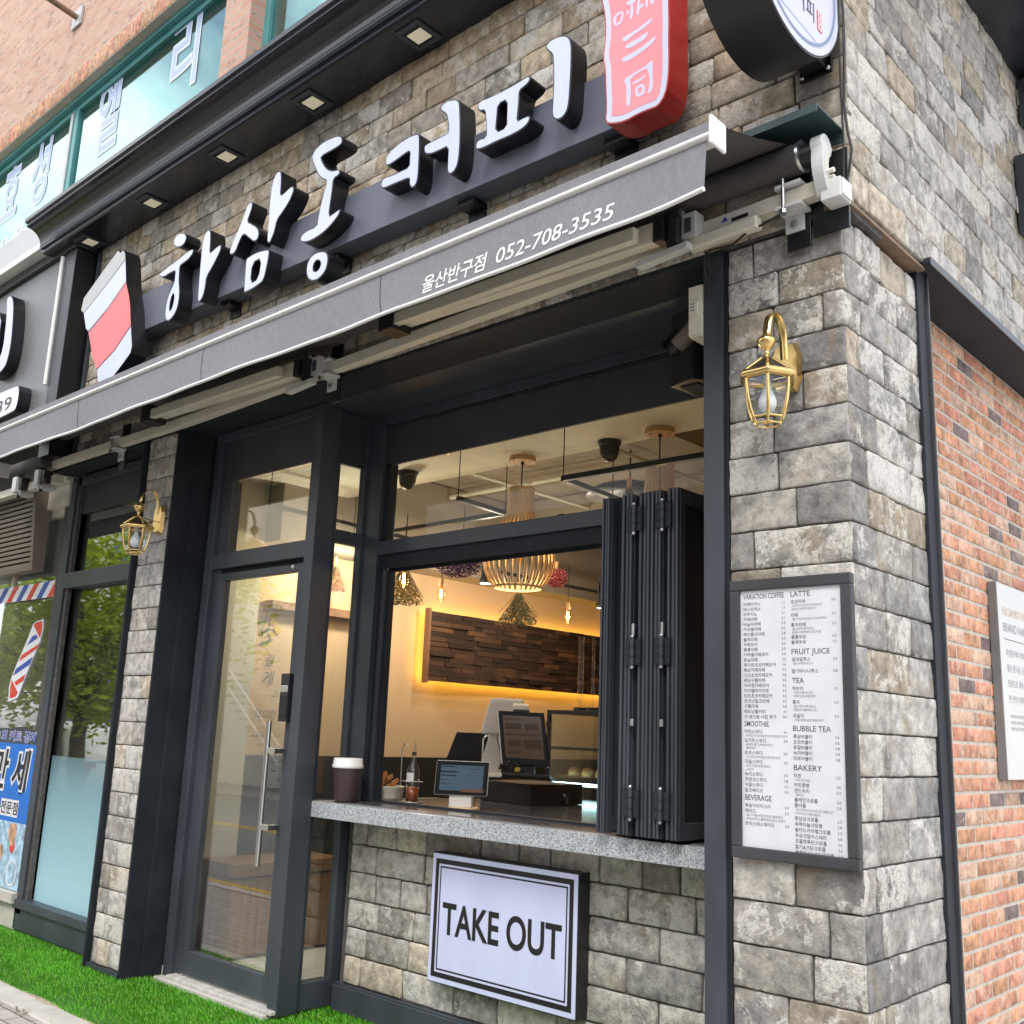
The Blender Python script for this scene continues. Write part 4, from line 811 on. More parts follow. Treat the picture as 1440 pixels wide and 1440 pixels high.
col(c1, c1r, mz1-q-.004, [('H','VARIATION COFFEE'),('I','아메리카노','1.5'),('I','에스프레소','1.5'),('I','카푸치노','2.1'),('I','카페라떼','2.1'),('I','바닐라라떼','2.5'),('I','카라멜라떼','2.5'),('I','헤이즐넛라떼','2.8'),('I','돌체라떼','3.5'),('I','카페모카','3.0'),('I','롱롱라떼','3.5'),('I','카라멜카페모카','3.6'),('I','토닐라떼','3.5'),('I','화이트초코카페모카','3.6'),('I','흑당카페라떼','3.5'),('I','다크초코카페모카','3.8'),('I','흑당구름라떼','4.0'),('I','자바칩카페모카','3.6'),('I','카라멜마끼아또','3.0'),('I','민트초코카페모카','3.6'),('I','코코넛밀크라떼','3.5'),('I','구름라떼','3.8'),('I','베트남롱커피','4.1'),('I','샷·생크림·시럽 추가','0.5'),('H','SMOOTHIE'),('I','커피스무디','4.1'),('S','-카페모카/카라멜모카/화이트초코모카'),('I','요거트스무디','3.9'),('S','-플레인/딸기/복숭아/망고'),('S','-블루베리'),('I','초코스무디','3.9'),('S','-다크초코/자바칩초코/민트초코'),('I','과일스무디','3.5'),('S','-유자/자몽/레몬/청포도'),('S','-오렌지'),('I','녹차스무디','3.9'),('I','쿠앤크스무디','3.8'),('I','아쌈스무디','4.1'),('I','밀크쉐이크','3.9'),('H','BEVERAGE'),('I','복숭아아이스티','3.0'),('I','에이드','3.5'),('S','-딸기/자몽/레몬/청포도/블루베리'),('S','-복숭아/망고/블루레몬/유자/오렌지'),('I','트리스퍼스에이드','3.8')])
col(c2, c2r, mz1-q-.004, [('H','LATTE'),('I','초코라떼','3.0'),('S','-초코/다크초코/자바칩초코'),('S','민트초코/화이트초코'),('G',.005),('I','라떼','3.5'),('S','-딸기/녹차/오곡/고구마/토피넛'),('G',.004),('I','홍차라떼','3.5'),('S','-얼그레이/루이보스'),('S','잉글리쉬블랙퍼스트/아쌈'),('I','롱롱우유','3.0'),('I','돌체우유','3.5'),('G',.008),('H','FRUIT JUICE'),('I','생과일주스','3.5'),('S','-딸기/키위/바나나'),('G',.010),('I','딸기바나나주스','3.8'),('G',.008),('H','TEA'),('I','허브차','2.5'),('S','-캐모마일/자스민'),('S','-페퍼민트/레몬민트'),('G',.004),('I','홍차','2.5'),('S','-얼그레이/루이보스'),('S','잉글리쉬블랙퍼스트'),('G',.004),('I','과일차','3.5'),('S','-자몽/레몬/생강레몬/유자'),('G',.006),('H','BUBBLE TEA'),('I','흑당버블티','3.6'),('I','초코버블티','3.6'),('I','로얄버블티','3.8'),('I','녹차버블티','3.8'),('I','타로버블티','3.8'),('G',.006),('H','BAKERY'),('I','머핀','2.5'),('S','-치즈/초코칩'),('I','커피콩빵','3.0'),('I','샌드위치','2.5'),('S','-햄치즈'),('I','플레인크로플','2.0'),('I','롱카롱','2.8'),('S','-치즈케이크/녹차초코/더블초코'),('S','티라미수/크림브륄레'),('I','흑당당크로플','2.5'),('I','육쪽마늘크림빵','3.8'),('I','솔티드카라멜크로플','2.5'),('I','우유크림카스테라','3.8'),('I','초콜렛폭탄크로플','3.0'),('I','딸기&크림크로플','3.5'),('I','블루베리&크림크로플','3.5')])
mb.build('menu_lettering', pp)
# information board on the brick wall
ib = thing('brand_board', 'white information board with dark grey sides on the red brick wall', 'sign', (-.1,1.9,1.95))
mb = MB(); mb.box(-.148, -.106, 1.865, 2.90, 1.475, 2.43, 'neigh_sign'); bx = mb.build('board_case', ib, .003)
mb = MB(); mb.box(-.1059, -.1035, 1.868, 2.897, 1.478, 2.427, 'board_grey'); sh = mb.build('board_face', bx)
mb = MB(); bp_ = lambda u, v: (-.1030, u, v)
add_text(mb, 'HASAMDONG COFFEE', bp_, 'skin_print', 1.93, 2.27, .045); add_text(mb, 'BRAND NAME STORY', bp_, 'ink_soft', 1.93, 2.19, .045)
mb.poly(rect(1.925, 2.85, 2.150, 2.154), [], bp_, 'ink_grey')
for i, s in enumerate(('하삼동커피 이야기', '좋은 원두를 고르고', '정성으로 볶아 내린', '한 잔의 커피와 함께')): add_text(mb, s, bp_, 'ink_soft', 1.95, 2.07-.075*i, .03)
for i in range(3): add_text(mb, '매일 아침 신선한 커피를 만듭니다', bp_, 'ink_soft', 1.96, 1.77-.03*i, .014)
mb.build('board_lettering', sh)
# dark sign boxes at the far end of the side wall
for (z0, z1, y0, lb) in ((4.36, 4.80, 2.12, 'black box sign low on the side stone wall at the picture edge'), (5.10, 5.36, 2.28, 'short black box under the side cornice at the picture edge')):
    mb = MB(); mb.box(.05, .22, y0, 3.2, z0, z1, 'plastic_black'); mb.box(.05, .232, y0-.012, y0+.03, z0-.01, z1+.01, 'frame'); mb.box(.05,.06,y0-.03,y0-.012,z0+.1,z0+.2,'zinc'); tag(mb.build('box_sign', None, .006), lb, 'sign')

# ================================================================== AWNING
aw = thing('awning', 'half retracted grey fabric awning with white front bar and lettered valance', 'awning', (-3.2,-.4,3.6))
ax0, ax1, ay = -6.9, -.135, -.70
# fabric from roller to front bar
mb = MB()
def fab(u, v):
    x = ax0+(ax1-.0-ax0)*u; y = -.12+(ay+.02+.12)*v; z = 3.868+(3.672-3.868)*v-.012*math.sin(math.pi*v)
    return (x, y, z)
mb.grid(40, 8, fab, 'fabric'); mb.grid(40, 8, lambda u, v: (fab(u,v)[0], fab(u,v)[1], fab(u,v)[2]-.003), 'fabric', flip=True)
mb.build('canopy_fabric', aw)
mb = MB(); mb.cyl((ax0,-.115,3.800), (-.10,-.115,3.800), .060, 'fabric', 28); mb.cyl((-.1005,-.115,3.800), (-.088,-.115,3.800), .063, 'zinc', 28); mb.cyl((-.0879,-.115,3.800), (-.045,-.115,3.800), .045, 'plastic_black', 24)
mb.build('roller_tube', aw)
mb = MB()
mb.box(ax0, ax1-.001, ay-.006, ay+.06, 3.632, 3.674, 'valance'); mb.box(ax0, ax1, ay-.010, ay+.05, 3.605, 3.6315, 'white'); mb.cyl((ax0,ay-.011,3.618),(ax1,ay-.011,3.618),.011,'white',12)
mb.build('front_bar', aw, .003)
mb = MB(); mb.box(ax1+.0005, ax1+.014, ay-.03, ay+.068, 3.575, 3.684, 'white'); mb.build('end_cap', aw, .006)
def val(x, t, off=0.):
    # hanging valance, t 0 at the bar .. 1 at the hem
    edge = max(0., min(1., (x+.75)/.6)); hgt = .208-.018*edge*edge*(3-2*edge)
    wv = .007*math.sin(x*2.3)*t+.006*math.sin(x*5.1+1)*t*t+.003*math.sin(x*11.3)*t+.030*edge*t*math.sin((x+.7)*6.)
    return (x, ay-.006+wv*.8-off-.012*t, 3.604-hgt*t-.002*math.sin(x*1.1)*t)
mb = MB(); vx1 = -.155
mb.grid(150, 8, lambda u, v: val(ax0+(vx1-ax0)*u, v), 'valance', flip=True); mb.grid(150, 8, lambda u, v: val(ax0+(vx1-ax0)*u, v, -.0025), 'valance')
va = mb.build('valance', aw)
mb = MB()
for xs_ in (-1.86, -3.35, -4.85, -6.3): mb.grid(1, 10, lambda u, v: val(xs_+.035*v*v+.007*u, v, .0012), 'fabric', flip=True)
mb.build('cloth_seam', va)
mb = MB(); mb.tube([Vector(val(ax0+(vx1-ax0)*i/120, 1.0, .001)) for i in range(121)], .0085, 'trim_white', 8); mb.build('hem_trim', va)
mb = MB(); vt = lambda u, v: val(u, (3.604-v)/.208, .002)
add_text(mb, '울산반구점', vt, 'trim_white', -1.565, 3.432, .062, w=.375, shear=.16, off=.014); mb.build('valance_lettering', va); mb = MB()
add_text(mb, '052-708-3535', vt, 'trim_white', -1.130, 3.434, .068, w=.585, shear=.16, off=.006)
mb.build('valance_lettering', va)
# square bar fixed along the wall with brackets
def tz(x): return 3.665+(x)*.0205 if x > -4.5 else 3.573
mb = MB(); tp = [(.02,-.075,tz(.02)), (-2.2,-.075,tz(-2.2)), (-4.5,-.075,tz(-4.5)), (-6.85,-.075,3.575)]
for a, b in zip(tp, tp[1:]): mb.beam(a, b, .052, .062, 'alu')
mb.build('square_bar', aw, .003)
def bracket(x, m='alu_light'):
    m_ = MB(); z = tz(x)
    m_.box(x-.05, x+.05, -.035, -.024, z-.19, z+.16, 'black_gloss')
    m_.box(x-.055, x+.055, -.125, -.036, z-.052, z-.036, 'alu_light'); m_.box(x-.055, x+.055, -.125, -.036, z+.036, z+.052, 'alu_light')
    m_.box(x-.05, x+.03, -.048, -.036, z-.12, z-.052, 'alu_light'); m_.cyl((x-.01,-.06,z-.09),(x-.01,-.048,z-.09),.014,'zinc',8)
    m_.cyl((x-.02,-.118,z-.06), (x-.02,-.118,z+.075), .009, 'zinc', 8); m_.cyl((x-.02,-.118,z-.072),(x-.02,-.118,z-.056),.017,'zinc',6)
    return m_.build('wall_bracket', aw, .003)
for x in (-.16, -3.05, -5.55): bracket(x)
# curved end arm that carries the roller
mb = MB(); pts = []
for i in range(9):
    t = i/8; a = t*1.25
    pts.append((-.022, -.115-.028*math.sin(a*1.6)+.045*t*t*.4, 3.815-.20*t))
lft, rgt = [], []
for i in range(9):
    t = i/8; cy_, cz_ = -.113-.030*math.sin(t*math.pi)+.035*t*t, 3.815-.205*t; w_ = .040-.014*math.sin(t*math.pi)
    lft.append((cy_-w_, cz_)); rgt.append((cy_+w_, cz_))
o = lft+rgt[::-1]; mb.prism(o, [], lambda u, v: (.004,u,v), lambda u, v: (-.040,u,v), 'alu_light', 'alu_light')
o2 = [(p[0]*.55+q[0]*.45, p[1]) for p, q in zip(lft[1:-1], rgt[1:-1])]+[(p[0]*.2+q[0]*.8, q[1]) for p, q in zip(lft[1:-1], rgt[1:-1])][::-1]; mb.poly(o2, [], lambda u, v: (.0048,u,v), 'alu')
mb.cyl((-.044,-.115,3.812), (-.001,-.115,3.812), .046, 'alu_light', 20); mb.box(-.025,.055,-.125,-.035,3.585,3.665,'alu_light'); mb.box(.055,.062,-.118,-.042,3.592,3.66,'plastic_white'); mb.cyl((-.03,-.12,3.70),(.03,-.12,3.70),.010,'plastic_white',8)
mb.build('end_bracket', aw, .005)
# control box with its cable under the bar, type label
mb = MB(); a, b = Vector((-.385,-.112,tz(-.385)-.052)), Vector((-.17,-.112,tz(-.17)-.052)); mb.beam((-.60,-.115,tz(-.6)-.068), (-.285,-.115,tz(-.285)-.068), .052, .052, 'alu'); mb.build('motor_box', aw, .008)
mb = MB(); lx = lambda u, v: (u, -.1025, tz(u)+v)
mb.poly([(-.47,-.02),(-.33,-.02),(-.33,.022),(-.47,.022)], [], lx, 'plastic_white'); mb.poly([(-.415,-.016),(-.34,-.016),(-.34,.0),(-.415,.0)], [], lambda u,v:(u,-.103,tz(u)+v), 'ink'); mb.poly([(-.465,-.005),(-.43,-.005),(-.445,.018)], [], lambda u,v:(u,-.103,tz(u)+v), 'stripe_blue'); mb.build('type_label', aw)
# folded arms: two pairs
def arm(x_sh, x_el, n):
    m_ = MB(); zs, ze = tz(x_sh)+.012, tz(x_el)+.055
    A = Vector((x_sh,-.165,zs)); B = Vector((x_el,-.20,ze)); Cc = Vector((x_sh-.35,-.30,zs-.01))
    m_.beam(A, B, .055, .092, 'alu'); m_.beam(B+Vector((.03,-.07,-.035)), Vector((x_sh-.05,-.26,zs-.028)), .040, .062, 'alu')
    m_.box(B.x-.06, B.x+.05, B.y-.10, B.y+.03, B.z-.085, B.z+.03, 'plastic_black')
    m_.cyl((A.x+.07,A.y+.01,A.z-.075), (A.x+.07,A.y+.01,A.z+.075), .034, 'plastic_black', 14); m_.box(A.x-.01,A.x+.04,A.y-.035,A.y+.035,A.z-.05,A.z+.05,'plastic_black')
    m_.box(A.x+.10, A.x+.17, A.y+.01, A.y+.075, A.z-.055, A.z+.055, 'alu_light'); m_.box(A.x+.118,A.x+.15,A.y+.002,A.y+.0099,A.z-.035,A.z+.03,'frame'); m_.cyl((A.x+.12,A.y-.025,A.z+.05),(A.x+.12,A.y-.01,A.z+.05),.013,'zinc',8)
    m_.beam((A.x+.15,A.y+.0,A.z-.10),(A.x-.12,A.y+.02,A.z-.105),.045,.03,'alu_light')
    return m_.build('folding_arm', aw, .004)
arm(-.72, -2.30, 0); arm(-3.22, -4.75, 1)
mb = MB(); mb.box(-6.9, .028, -.25, -.021, 3.905, 3.911, 'teal'); mb.box(-.30,.028,-.25,-.244,3.88,3.905,'teal'); mb.box(-6.9,.028,-.03,-.0215,3.86,3.905,'teal'); mb.build('cover_plate', aw)
mb = MB(); mb.box(-.10,.045,-.036,-.022,3.50,3.83,'black_gloss'); mb.build('mounting_plate', aw, .002)
# cables
mb = MB(); mb.tube([(.050,-.052,5.42)]+[(.052+.006*math.sin(i*1.7),-.055-.004*math.cos(i*2.3),5.2-.2*i) for i in range(7)]+[(.066,-.07,3.86),(.085,-.085,3.78),(.07,-.08,3.70),(.05,-.07,3.66)], .0055, 'cable', 6)
mb.tube([(.036,-.046,5.42)]+[(.036+.004*math.sin(i*1.1+1),-.046,5.1-.25*i) for i in range(6)]+[(.034,-.05,3.66)], .004, 'cable', 6)
tag(mb.build('cable'), 'thin black cables running down the stone corner beside the awning end', 'cable')
mb = MB(); mb.tube([(-.20,-.105,3.60),(-.26,-.12,3.575),(-.34,-.11,3.57),(-.40,-.12,3.53),(-.52,-.10,3.55),(-.555,-.04,3.50),(-.57,-.02,3.40),(-.585,.02,3.30),(-.60,.05,3.22)], .005, 'cable', 6); mb.tube([(-.53,-.09,3.55),(-.56,-.06,3.57),(-.58,-.03,3.52),(-.56,-.02,3.45)],.005,'cable',6)
tag(mb.build('cable'), 'short black cable looped from the awning motor box to the grey junction box', 'cable')
# ================================================================== WALL LANTERNS
def lantern(loc, label):
    t = thing('wall_lantern', label, 'wall lamp', loc, 'brass lanterns on the stone wall'); x, y, z = loc
    m = MB()       # back plate, octagonal
    o = [(-.040,-.10),(.040,-.10),(.058,-.05),(.058,.05),(.040,.10),(-.040,.10),(-.058,.05),(-.058,-.05)]
    m.prism(o, [], lambda u, v: (x+u*.86, y-.030, z+v*.86), lambda u, v: (x+u, y-.001, z+v), 'brass', 'brass'); m.build('back_plate', t, .003)
    cx, cy = x, y-.165
    m = MB(); pts = []
    for i in range(15):
        a = math.pi*(i/14); pts.append((x, y-.098+.066*math.cos(a)-.0, z+.085+.085*math.sin(a)*1.3))
    pts = [(x, y-.027, z+.03)]+pts+[(x, cy, z+.085)]
    vs = []; fs = []
    for p in pts: vs += [(p[0]-.016,p[1],p[2]),(p[0]+.016,p[1],p[2])]
    for i in range(len(pts)-1): fs.append((2*i,2*i+1,2*i+3,2*i+2))
    # ribbon given thickness
    k = len(vs); n = len(pts); off = []
    for i, p in enumerate(pts):
        d = Vector(pts[min(i+1,n-1)])-Vector(pts[max(i-1,0)]); nn = Vector((0,-d.z,d.y)).normalized()*.003
        off += [tuple(Vector(vs[2*i])+nn), tuple(Vector(vs[2*i+1])+nn)]
    m.add(vs+off, fs+[tuple(q+k for q in f[::-1]) for f in fs]+[(2*i,2*i+2,2*i+2+k,2*i+k) for i in range(n-1)]+[(2*i+1,2*i+1+k,2*i+3+k,2*i+3) for i in range(n-1)], 'brass', smooth=True)
    m.build('arm', t)
    m = MB(); m.lathe((cx,cy,z+.02), [(.001,.073),(.012,.070),(.034,.048),(.036,.042),(.030,.026),(.016,.010),(.008,.002),(.010,-.004),(.010,-.010),(.006,-.014),(.010,-.020),(.022,-.030)], 'brass', 20); m.build('finial', t)
    # hexagonal roof, rim, cage
    hx = lambda r, zz, k=6, ph=0.: [(cx+r*math.cos((i+ph)*math.pi/3), cy+r*math.sin((i+ph)*math.pi/3), zz) for i in range(k)]
    m = MB(); a, b = hx(.024, z-.010), hx(.088, z-.062)
    for i in range(6): j = (i+1)%6; m.add([a[i],a[j],b[j],b[i]], [(0,3,2,1)], 'black_gloss')
    for i in range(6): m.cyl(a[i], b[i], .0055, 'brass', 6)
    m.build('roof', t)
    m = MB(); r0 = hx(.094, z-.080)
    for i in range(6): m.cyl(r0[i], r0[(i+1)%6], .0155, 'brass', 10); m.ball(r0[i], .0155, 'brass', 8)
    m.build('rim', t)
    prof = [(.086,-.092),(.085,-.130),(.080,-.170),(.071,-.210),(.059,-.240),(.046,-.262)]
    m = MB(); g = MB()
    rings = [hx(r, z+q) for r, q in prof]
    for i in range(6):
        m.tube([rg[i] for rg in rings[:5]], .0068, 'brass', 6)
        for s in range(4): g.add([rings[s][i],rings[s][(i+1)%6],rings[s+1][(i+1)%6],rings[s+1][i]], [(0,3,2,1)], 'glass_lite')
        m.cyl(rings[4][i], rings[4][(i+1)%6], .0045, 'brass', 6); m.cyl(rings[5][i], rings[5][(i+1)%6], .004, 'brass', 6); m.cyl(rings[4][i], rings[5][i], .004, 'brass', 6)
        m.cyl(rings[0][i], rings[0][(i+1)%6], .004, 'brass', 6)
    m.build('cage', t); g.build('lantern_glass', t)
    m = MB(); m.cyl((cx,cy,z-.075),(cx,cy,z-.118),.014,'plastic_white',12); m.lathe((cx,cy,z-.118), [(.013,0),(.016,-.012),(.026,-.035),(.033,-.055),(.032,-.075),(.022,-.092),(.001,-.100)], 'frost', 18); m.build('lamp_bulb', t)
    m = MB(); m.cyl((cx,cy,z-.088),(cx,cy+.10,z-.03),.004,'brass',6); m.tube([(cx-.006,cy+.02,z-.005),(cx,cy+.09,z-.015),(cx+.004,y-.02,z-.02)], .004, 'brass', 6); m.build('stay', t)
    return t
la = lantern((-.232,-.004,3.005), 'brass wall lantern on the stone pillar above the menu board')
dup(la, (-4.935,-.004,2.945), 'brass wall lantern on the narrow pilaster beside the shop door')

# ================================================================== SMALL FITTINGS
t = thing('junction_box', 'grey plastic cable junction box on the black jamb below the awning', 'junction box', (-.63,.05,3.35))
mb = MB(); mb.box(-.672, -.606, -.012, .105, 3.235, 3.462, 'alu'); bx = mb.build('box_body', t, .006)
mb = MB(); mb.box(-.668, -.61, -.022, -.0125, 3.24, 3.455, 'alu'); mb.box(-.66,-.62,-.034,-.0225,3.325,3.385,'alu')
for k in range(3): mb.box(-.652,-.632,-.0352,-.0338,3.342+k*.014,3.346+k*.014,'frame')
mb.build('box_lid', bx, .006)
t = thing('bullet_camera', 'dark metal bullet security camera aimed down beside the junction box', 'security camera', (-.8,.2,3.34))
a, b = Vector((-.755,.185,3.385)), Vector((-.880,.17,3.285)); d = (b-a).normalized()
mb = MB(); mb.cyl(a, b, .036, 'plastic_black', 24); mb.cyl(a+d*.01, b-d*.03, .0375, 'louvre', 24); mb.cyl(b, b+d*.012, .03, 'black_gloss', 24); mb.obox(b-d*.02+Vector((-.01,-.02,.035)), d*.05, Vector((0,.03,0)), d.cross(Vector((0,1,0)))*.002, 'plastic_black'); mb.build('camera_body', t)
mb = MB(); mb.tube([tuple(a), (-.72,.16,3.40), (-.685,.12,3.405), (-.65,.10,3.41)], .012, 'zinc', 10); mb.ball((-.72,.16,3.40), .016, 'zinc', 10); mb.build('camera_mount', t)
t = thing('loudspeaker', 'black cabinet loudspeaker mounted in the upper corner of the take out window', 'speaker', (-.95,.5,3.4))
mb = MB()
o = [(-1.04,.40),(-.90,.36),(-.86,.40),(-.86,.58),(-1.02,.58)]
mb.prism(o, [], lambda u, v: (u, v, 3.56), lambda u, v: (u, v, 3.215), 'plastic_black', 'plastic_black'); mb.build('cabinet', t, .012)
mb = MB(); mb.box(-1.00,-.90,.42,.56,3.209,3.2145,'frame_dark'); mb.build('grille', t, .002)
mb = MB(); mb.box(-.86,-.61,.48,.52,3.36,3.41,'frame_dark'); mb.build('speaker_arm', t, .003)
# downlights in the cornice
def downlight(x, label):
    t = thing('downlight', label, 'downlight', (x,-.165,5.40), 'square downlights under the cornice')
    m = MB(); s = .095
    for a0, a1, b0, b1 in ((-s,s,-s,-s+.028),(-s,s,s-.028,s),(-s,-s+.028,-s+.028,s-.028),(s-.028,s,-s+.028,s-.028)): m.box(x+a0,x+a1,-.165+b0,-.165+b1,5.388,5.3995,'frame')
    m.build('trim', t, .003)
    m = MB(); m.box(x-s+.028,x+s-.028,-.165-s+.028,-.165+s-.028,5.395,5.3992,'frame_dark'); m.box(x-.055,x+.055,-.205,-.115,5.391,5.3948,'lens_tan'); m.build('lens', t)
    return t
names = ['nearest the red seal sign', 'above the gap between the two words of white characters', 'above the first white characters', 'above the first character of the sign', 'above the cup shaped sign']
dl = downlight(-2.35, 'square recessed downlight under the cornice '+names[0])
for x, nm in zip((-3.33, -4.30, -5.31, -6.32), names[1:]): dup(dl, (x,-.165,5.40), 'square recessed downlight under the cornice '+nm)

# ================================================================== INSIDE
def pendant(loc, label):
    x, y, z = loc; t = thing('slatted_pendant', label, 'pendant lamp', loc, 'slatted wooden pendant lamps')
    m = MB(); m.cyl((x,y,z-.001), (x,y,z-.034), .088, 'oakdisc', 28)
    for a in (0, 2.1, 4.2): m.cyl((x+.065*math.cos(a),y+.065*math.sin(a),z-.034),(x+.065*math.cos(a),y+.065*math.sin(a),z-.046),.006,'zinc',8)
    m.build('ceiling_rose', t)
    m = MB(); m.cyl((x,y,z-.034),(x,y,z-.05),.011,'plastic_black',8); m.cyl((x,y,z-.05), (x,y,z-.56), .0045, 'cable', 6); m.cyl((x,y,z-.50),(x,y,z-.58),.02,'plastic_black',12); m.build('cord', t)
    prof = [(.086,-.215),(.082,-.27),(.080,-.325),(.086,-.375),(.108,-.425),(.150,-.480),(.196,-.545),(.226,-.620),(.232,-.69),(.220,-.755),(.190,-.82),(.162,-.855)]
    m = MB(); n = 30
    for i in range(n):
        a = 2*math.pi*i/n; ca, sa = math.cos(a), math.sin(a); w = .0085
        vs = []
        for r, q in prof:
            ww = min(w, r*math.pi/n*.82)
            for (dr, dw) in ((-.003,-ww),(.004,-ww),(.004,ww),(-.003,ww)): vs.append((x+(r+dr)*ca-dw*sa, y+(r+dr)*sa+dw*ca, z+q))
        fs = [(4*j+k, 4*j+(k+1)%4, 4*j+4+(k+1)%4, 4*j+4+k) for j in range(len(prof)-1) for k in range(4)]
        m.add(vs, [f[::-1] for f in fs], 'ash')
    for r, q, h in ((.088,-.212,.02),(.162,-.858,.014)): m.lathe((x,y,z+q), [(r-.010,-h),(r,-h),(r,0),(r-.010,0),(r-.010,-h)], 'ash', 30)
    m.build('slatted_shade', t)
    m = MB(); m.lathe((x,y,z-.58), [(.014,0),(.018,-.02),(.030,-.065),(.028,-.09),(.012,-.115),(.001,-.12)], 'bulb_glass', 14); m.cyl((x,y,z-.60),(x,y,z-.67),.0055,'bulb',6); m.build('lamp_bulb', t)
    return t
pn = pendant((-2.85,1.375,3.38), 'slatted pale wood pendant lamp hanging in the middle of the take out window')
dup(pn, (-1.76,1.365,3.38), 'slatted pale wood pendant lamp half hidden behind the folded window leaves')
def dome(loc, label):
    x, y, z = loc; t = thing('dome_camera', label, 'security camera', loc, 'black dome cameras')
    m = MB(); m.lathe((x,y,z), [(.072,-.001),(.074,-.012),(.066,-.03),(.064,-.034)], 'plastic_black', 24); m.build('camera_base', t)
    m = MB(); m.lathe((x,y,z), [(.062,-.034),(.060,-.07),(.050,-.105),(.030,-.125),(.001,-.132)], 'plastic_black', 24); m.build('camera_eye', t)
    return t
dm = dome((-3.78,1.20,3.38), 'black dome camera on the cream ceiling nearest the entrance door')
dup(dm, (-2.155,1.40,3.38), 'black dome camera on the cream ceiling between the two wooden pendants')
# track rails
def rail(pts, label):
    m = MB()
    for a, b in zip(pts, pts[1:]): m.beam(a, b, .035, .03, 'plastic_black')
    for p in pts:
        m.cyl(p, (p[0],p[1],p[2]+.4), .004, 'cable', 5)
    return tag(m.build('lighting_track', None, .002), label, 'lighting track', 'black lighting tracks')
rail([(-3.04,.99,3.05),(-3.085,1.48,3.05),(-4.72,1.50,3.05)], 'black lighting track with a bend behind the middle wooden pendant')
rail([(-1.0,1.0,3.05),(-2.153,.965,3.05),(-2.20,1.50,3.05),(-2.3,2.8,3.05)], 'black lighting track with a bend behind the folded window leaves')
rail([(-4.44,2.9,2.95),(-4.44,6.2,2.95)], 'black lighting track running back along the warm wall')
rail([(-4.55,.6,3.12),(-4.62,2.6,3.10)], 'black lighting track behind the glass transom of the door')
# bulbs
def bulb(loc, label, drop=.35):
    x, y, z = loc; t = thing('filament_bulb', label, 'light bulb', loc, 'hanging amber filament bulbs')
    m = MB(); m.cyl((x,y,z+.105),(x,y,z+.105+drop),.0035,'cable',6); m.build('cord', t)
    m = MB(); m.lathe((x,y,z), [(.010,.12),(.017,.112),(.019,.085),(.022,.08),(.022,.062),(.016,.055)], 'oakdisc', 14); m.build('lamp_holder', t)
    m = MB(); m.lathe((x,y,z), [(.014,.056),(.018,.04),(.030,.0),(.031,-.02),(.024,-.045),(.010,-.062),(.001,-.065)], 'bulb_glass', 16); m.build('bulb_glass', t)
    m = MB()
    for k in range(4): m.cyl((x+.010*math.cos(k*1.57),y+.010*math.sin(k*1.57),z-.035),(x+.006*math.cos(k*1.57),y+.006*math.sin(k*1.57),z+.035),.0026,'bulb',6)
    m.build('filament', t); return t
bu = bulb((-3.725,1.175,2.61), 'glowing amber filament bulb hanging in front of the leftmost dried flower bunch')
for p, l in (((-4.277,2.05,2.65), 'glowing amber filament bulb hanging below the purple flower bunch'), ((-4.20,3.52,2.635), 'glowing amber filament bulb hanging right of the wooden pendant above the wood panel'), ((-4.75,1.30,2.80), 'glowing amber filament bulb seen through the glass of the door')): dup(bu, p, l)
# track spots
def spot(loc, label):
    x, y, z = loc; t = thing('track_spotlight', label, 'spotlight', loc, 'black track spotlights')
    m = MB(); m.lathe((x,y,z), [(.001,.13),(.026,.13),(.030,.10),(.034,.06),(.052,.02),(.055,-.01),(.050,-.012)], 'plastic_black', 20); m.build('spot_body', t)
    m = MB(); m.lathe((x,y,z), [(.001,-.006),(.048,-.006)], 'spot_lens', 20); m.build('spot_lens', t)
    m = MB(); m.box(x-.045,x-.030,y-.012,y+.012,z+.04,z+.24,'plastic_black'); m.box(x-.045,x+.01,y-.014,y+.014,z+.22,z+.29,'plastic_black'); m.build('spot_arm', t, .003)
    return t
sp_ = spot((-4.35,2.62,2.82), 'lit black track spotlight left of the middle wooden pendant')
for p, l in (((-3.54,2.62,3.02), 'lit black track spotlight right of the middle wooden pendant'), ((-3.97,3.71,2.72), 'lit black track spotlight close to the folded window leaves'), ((-4.62,1.50,2.86), 'lit black track spotlight seen through the narrow side glass')): dup(sp_, p, l)
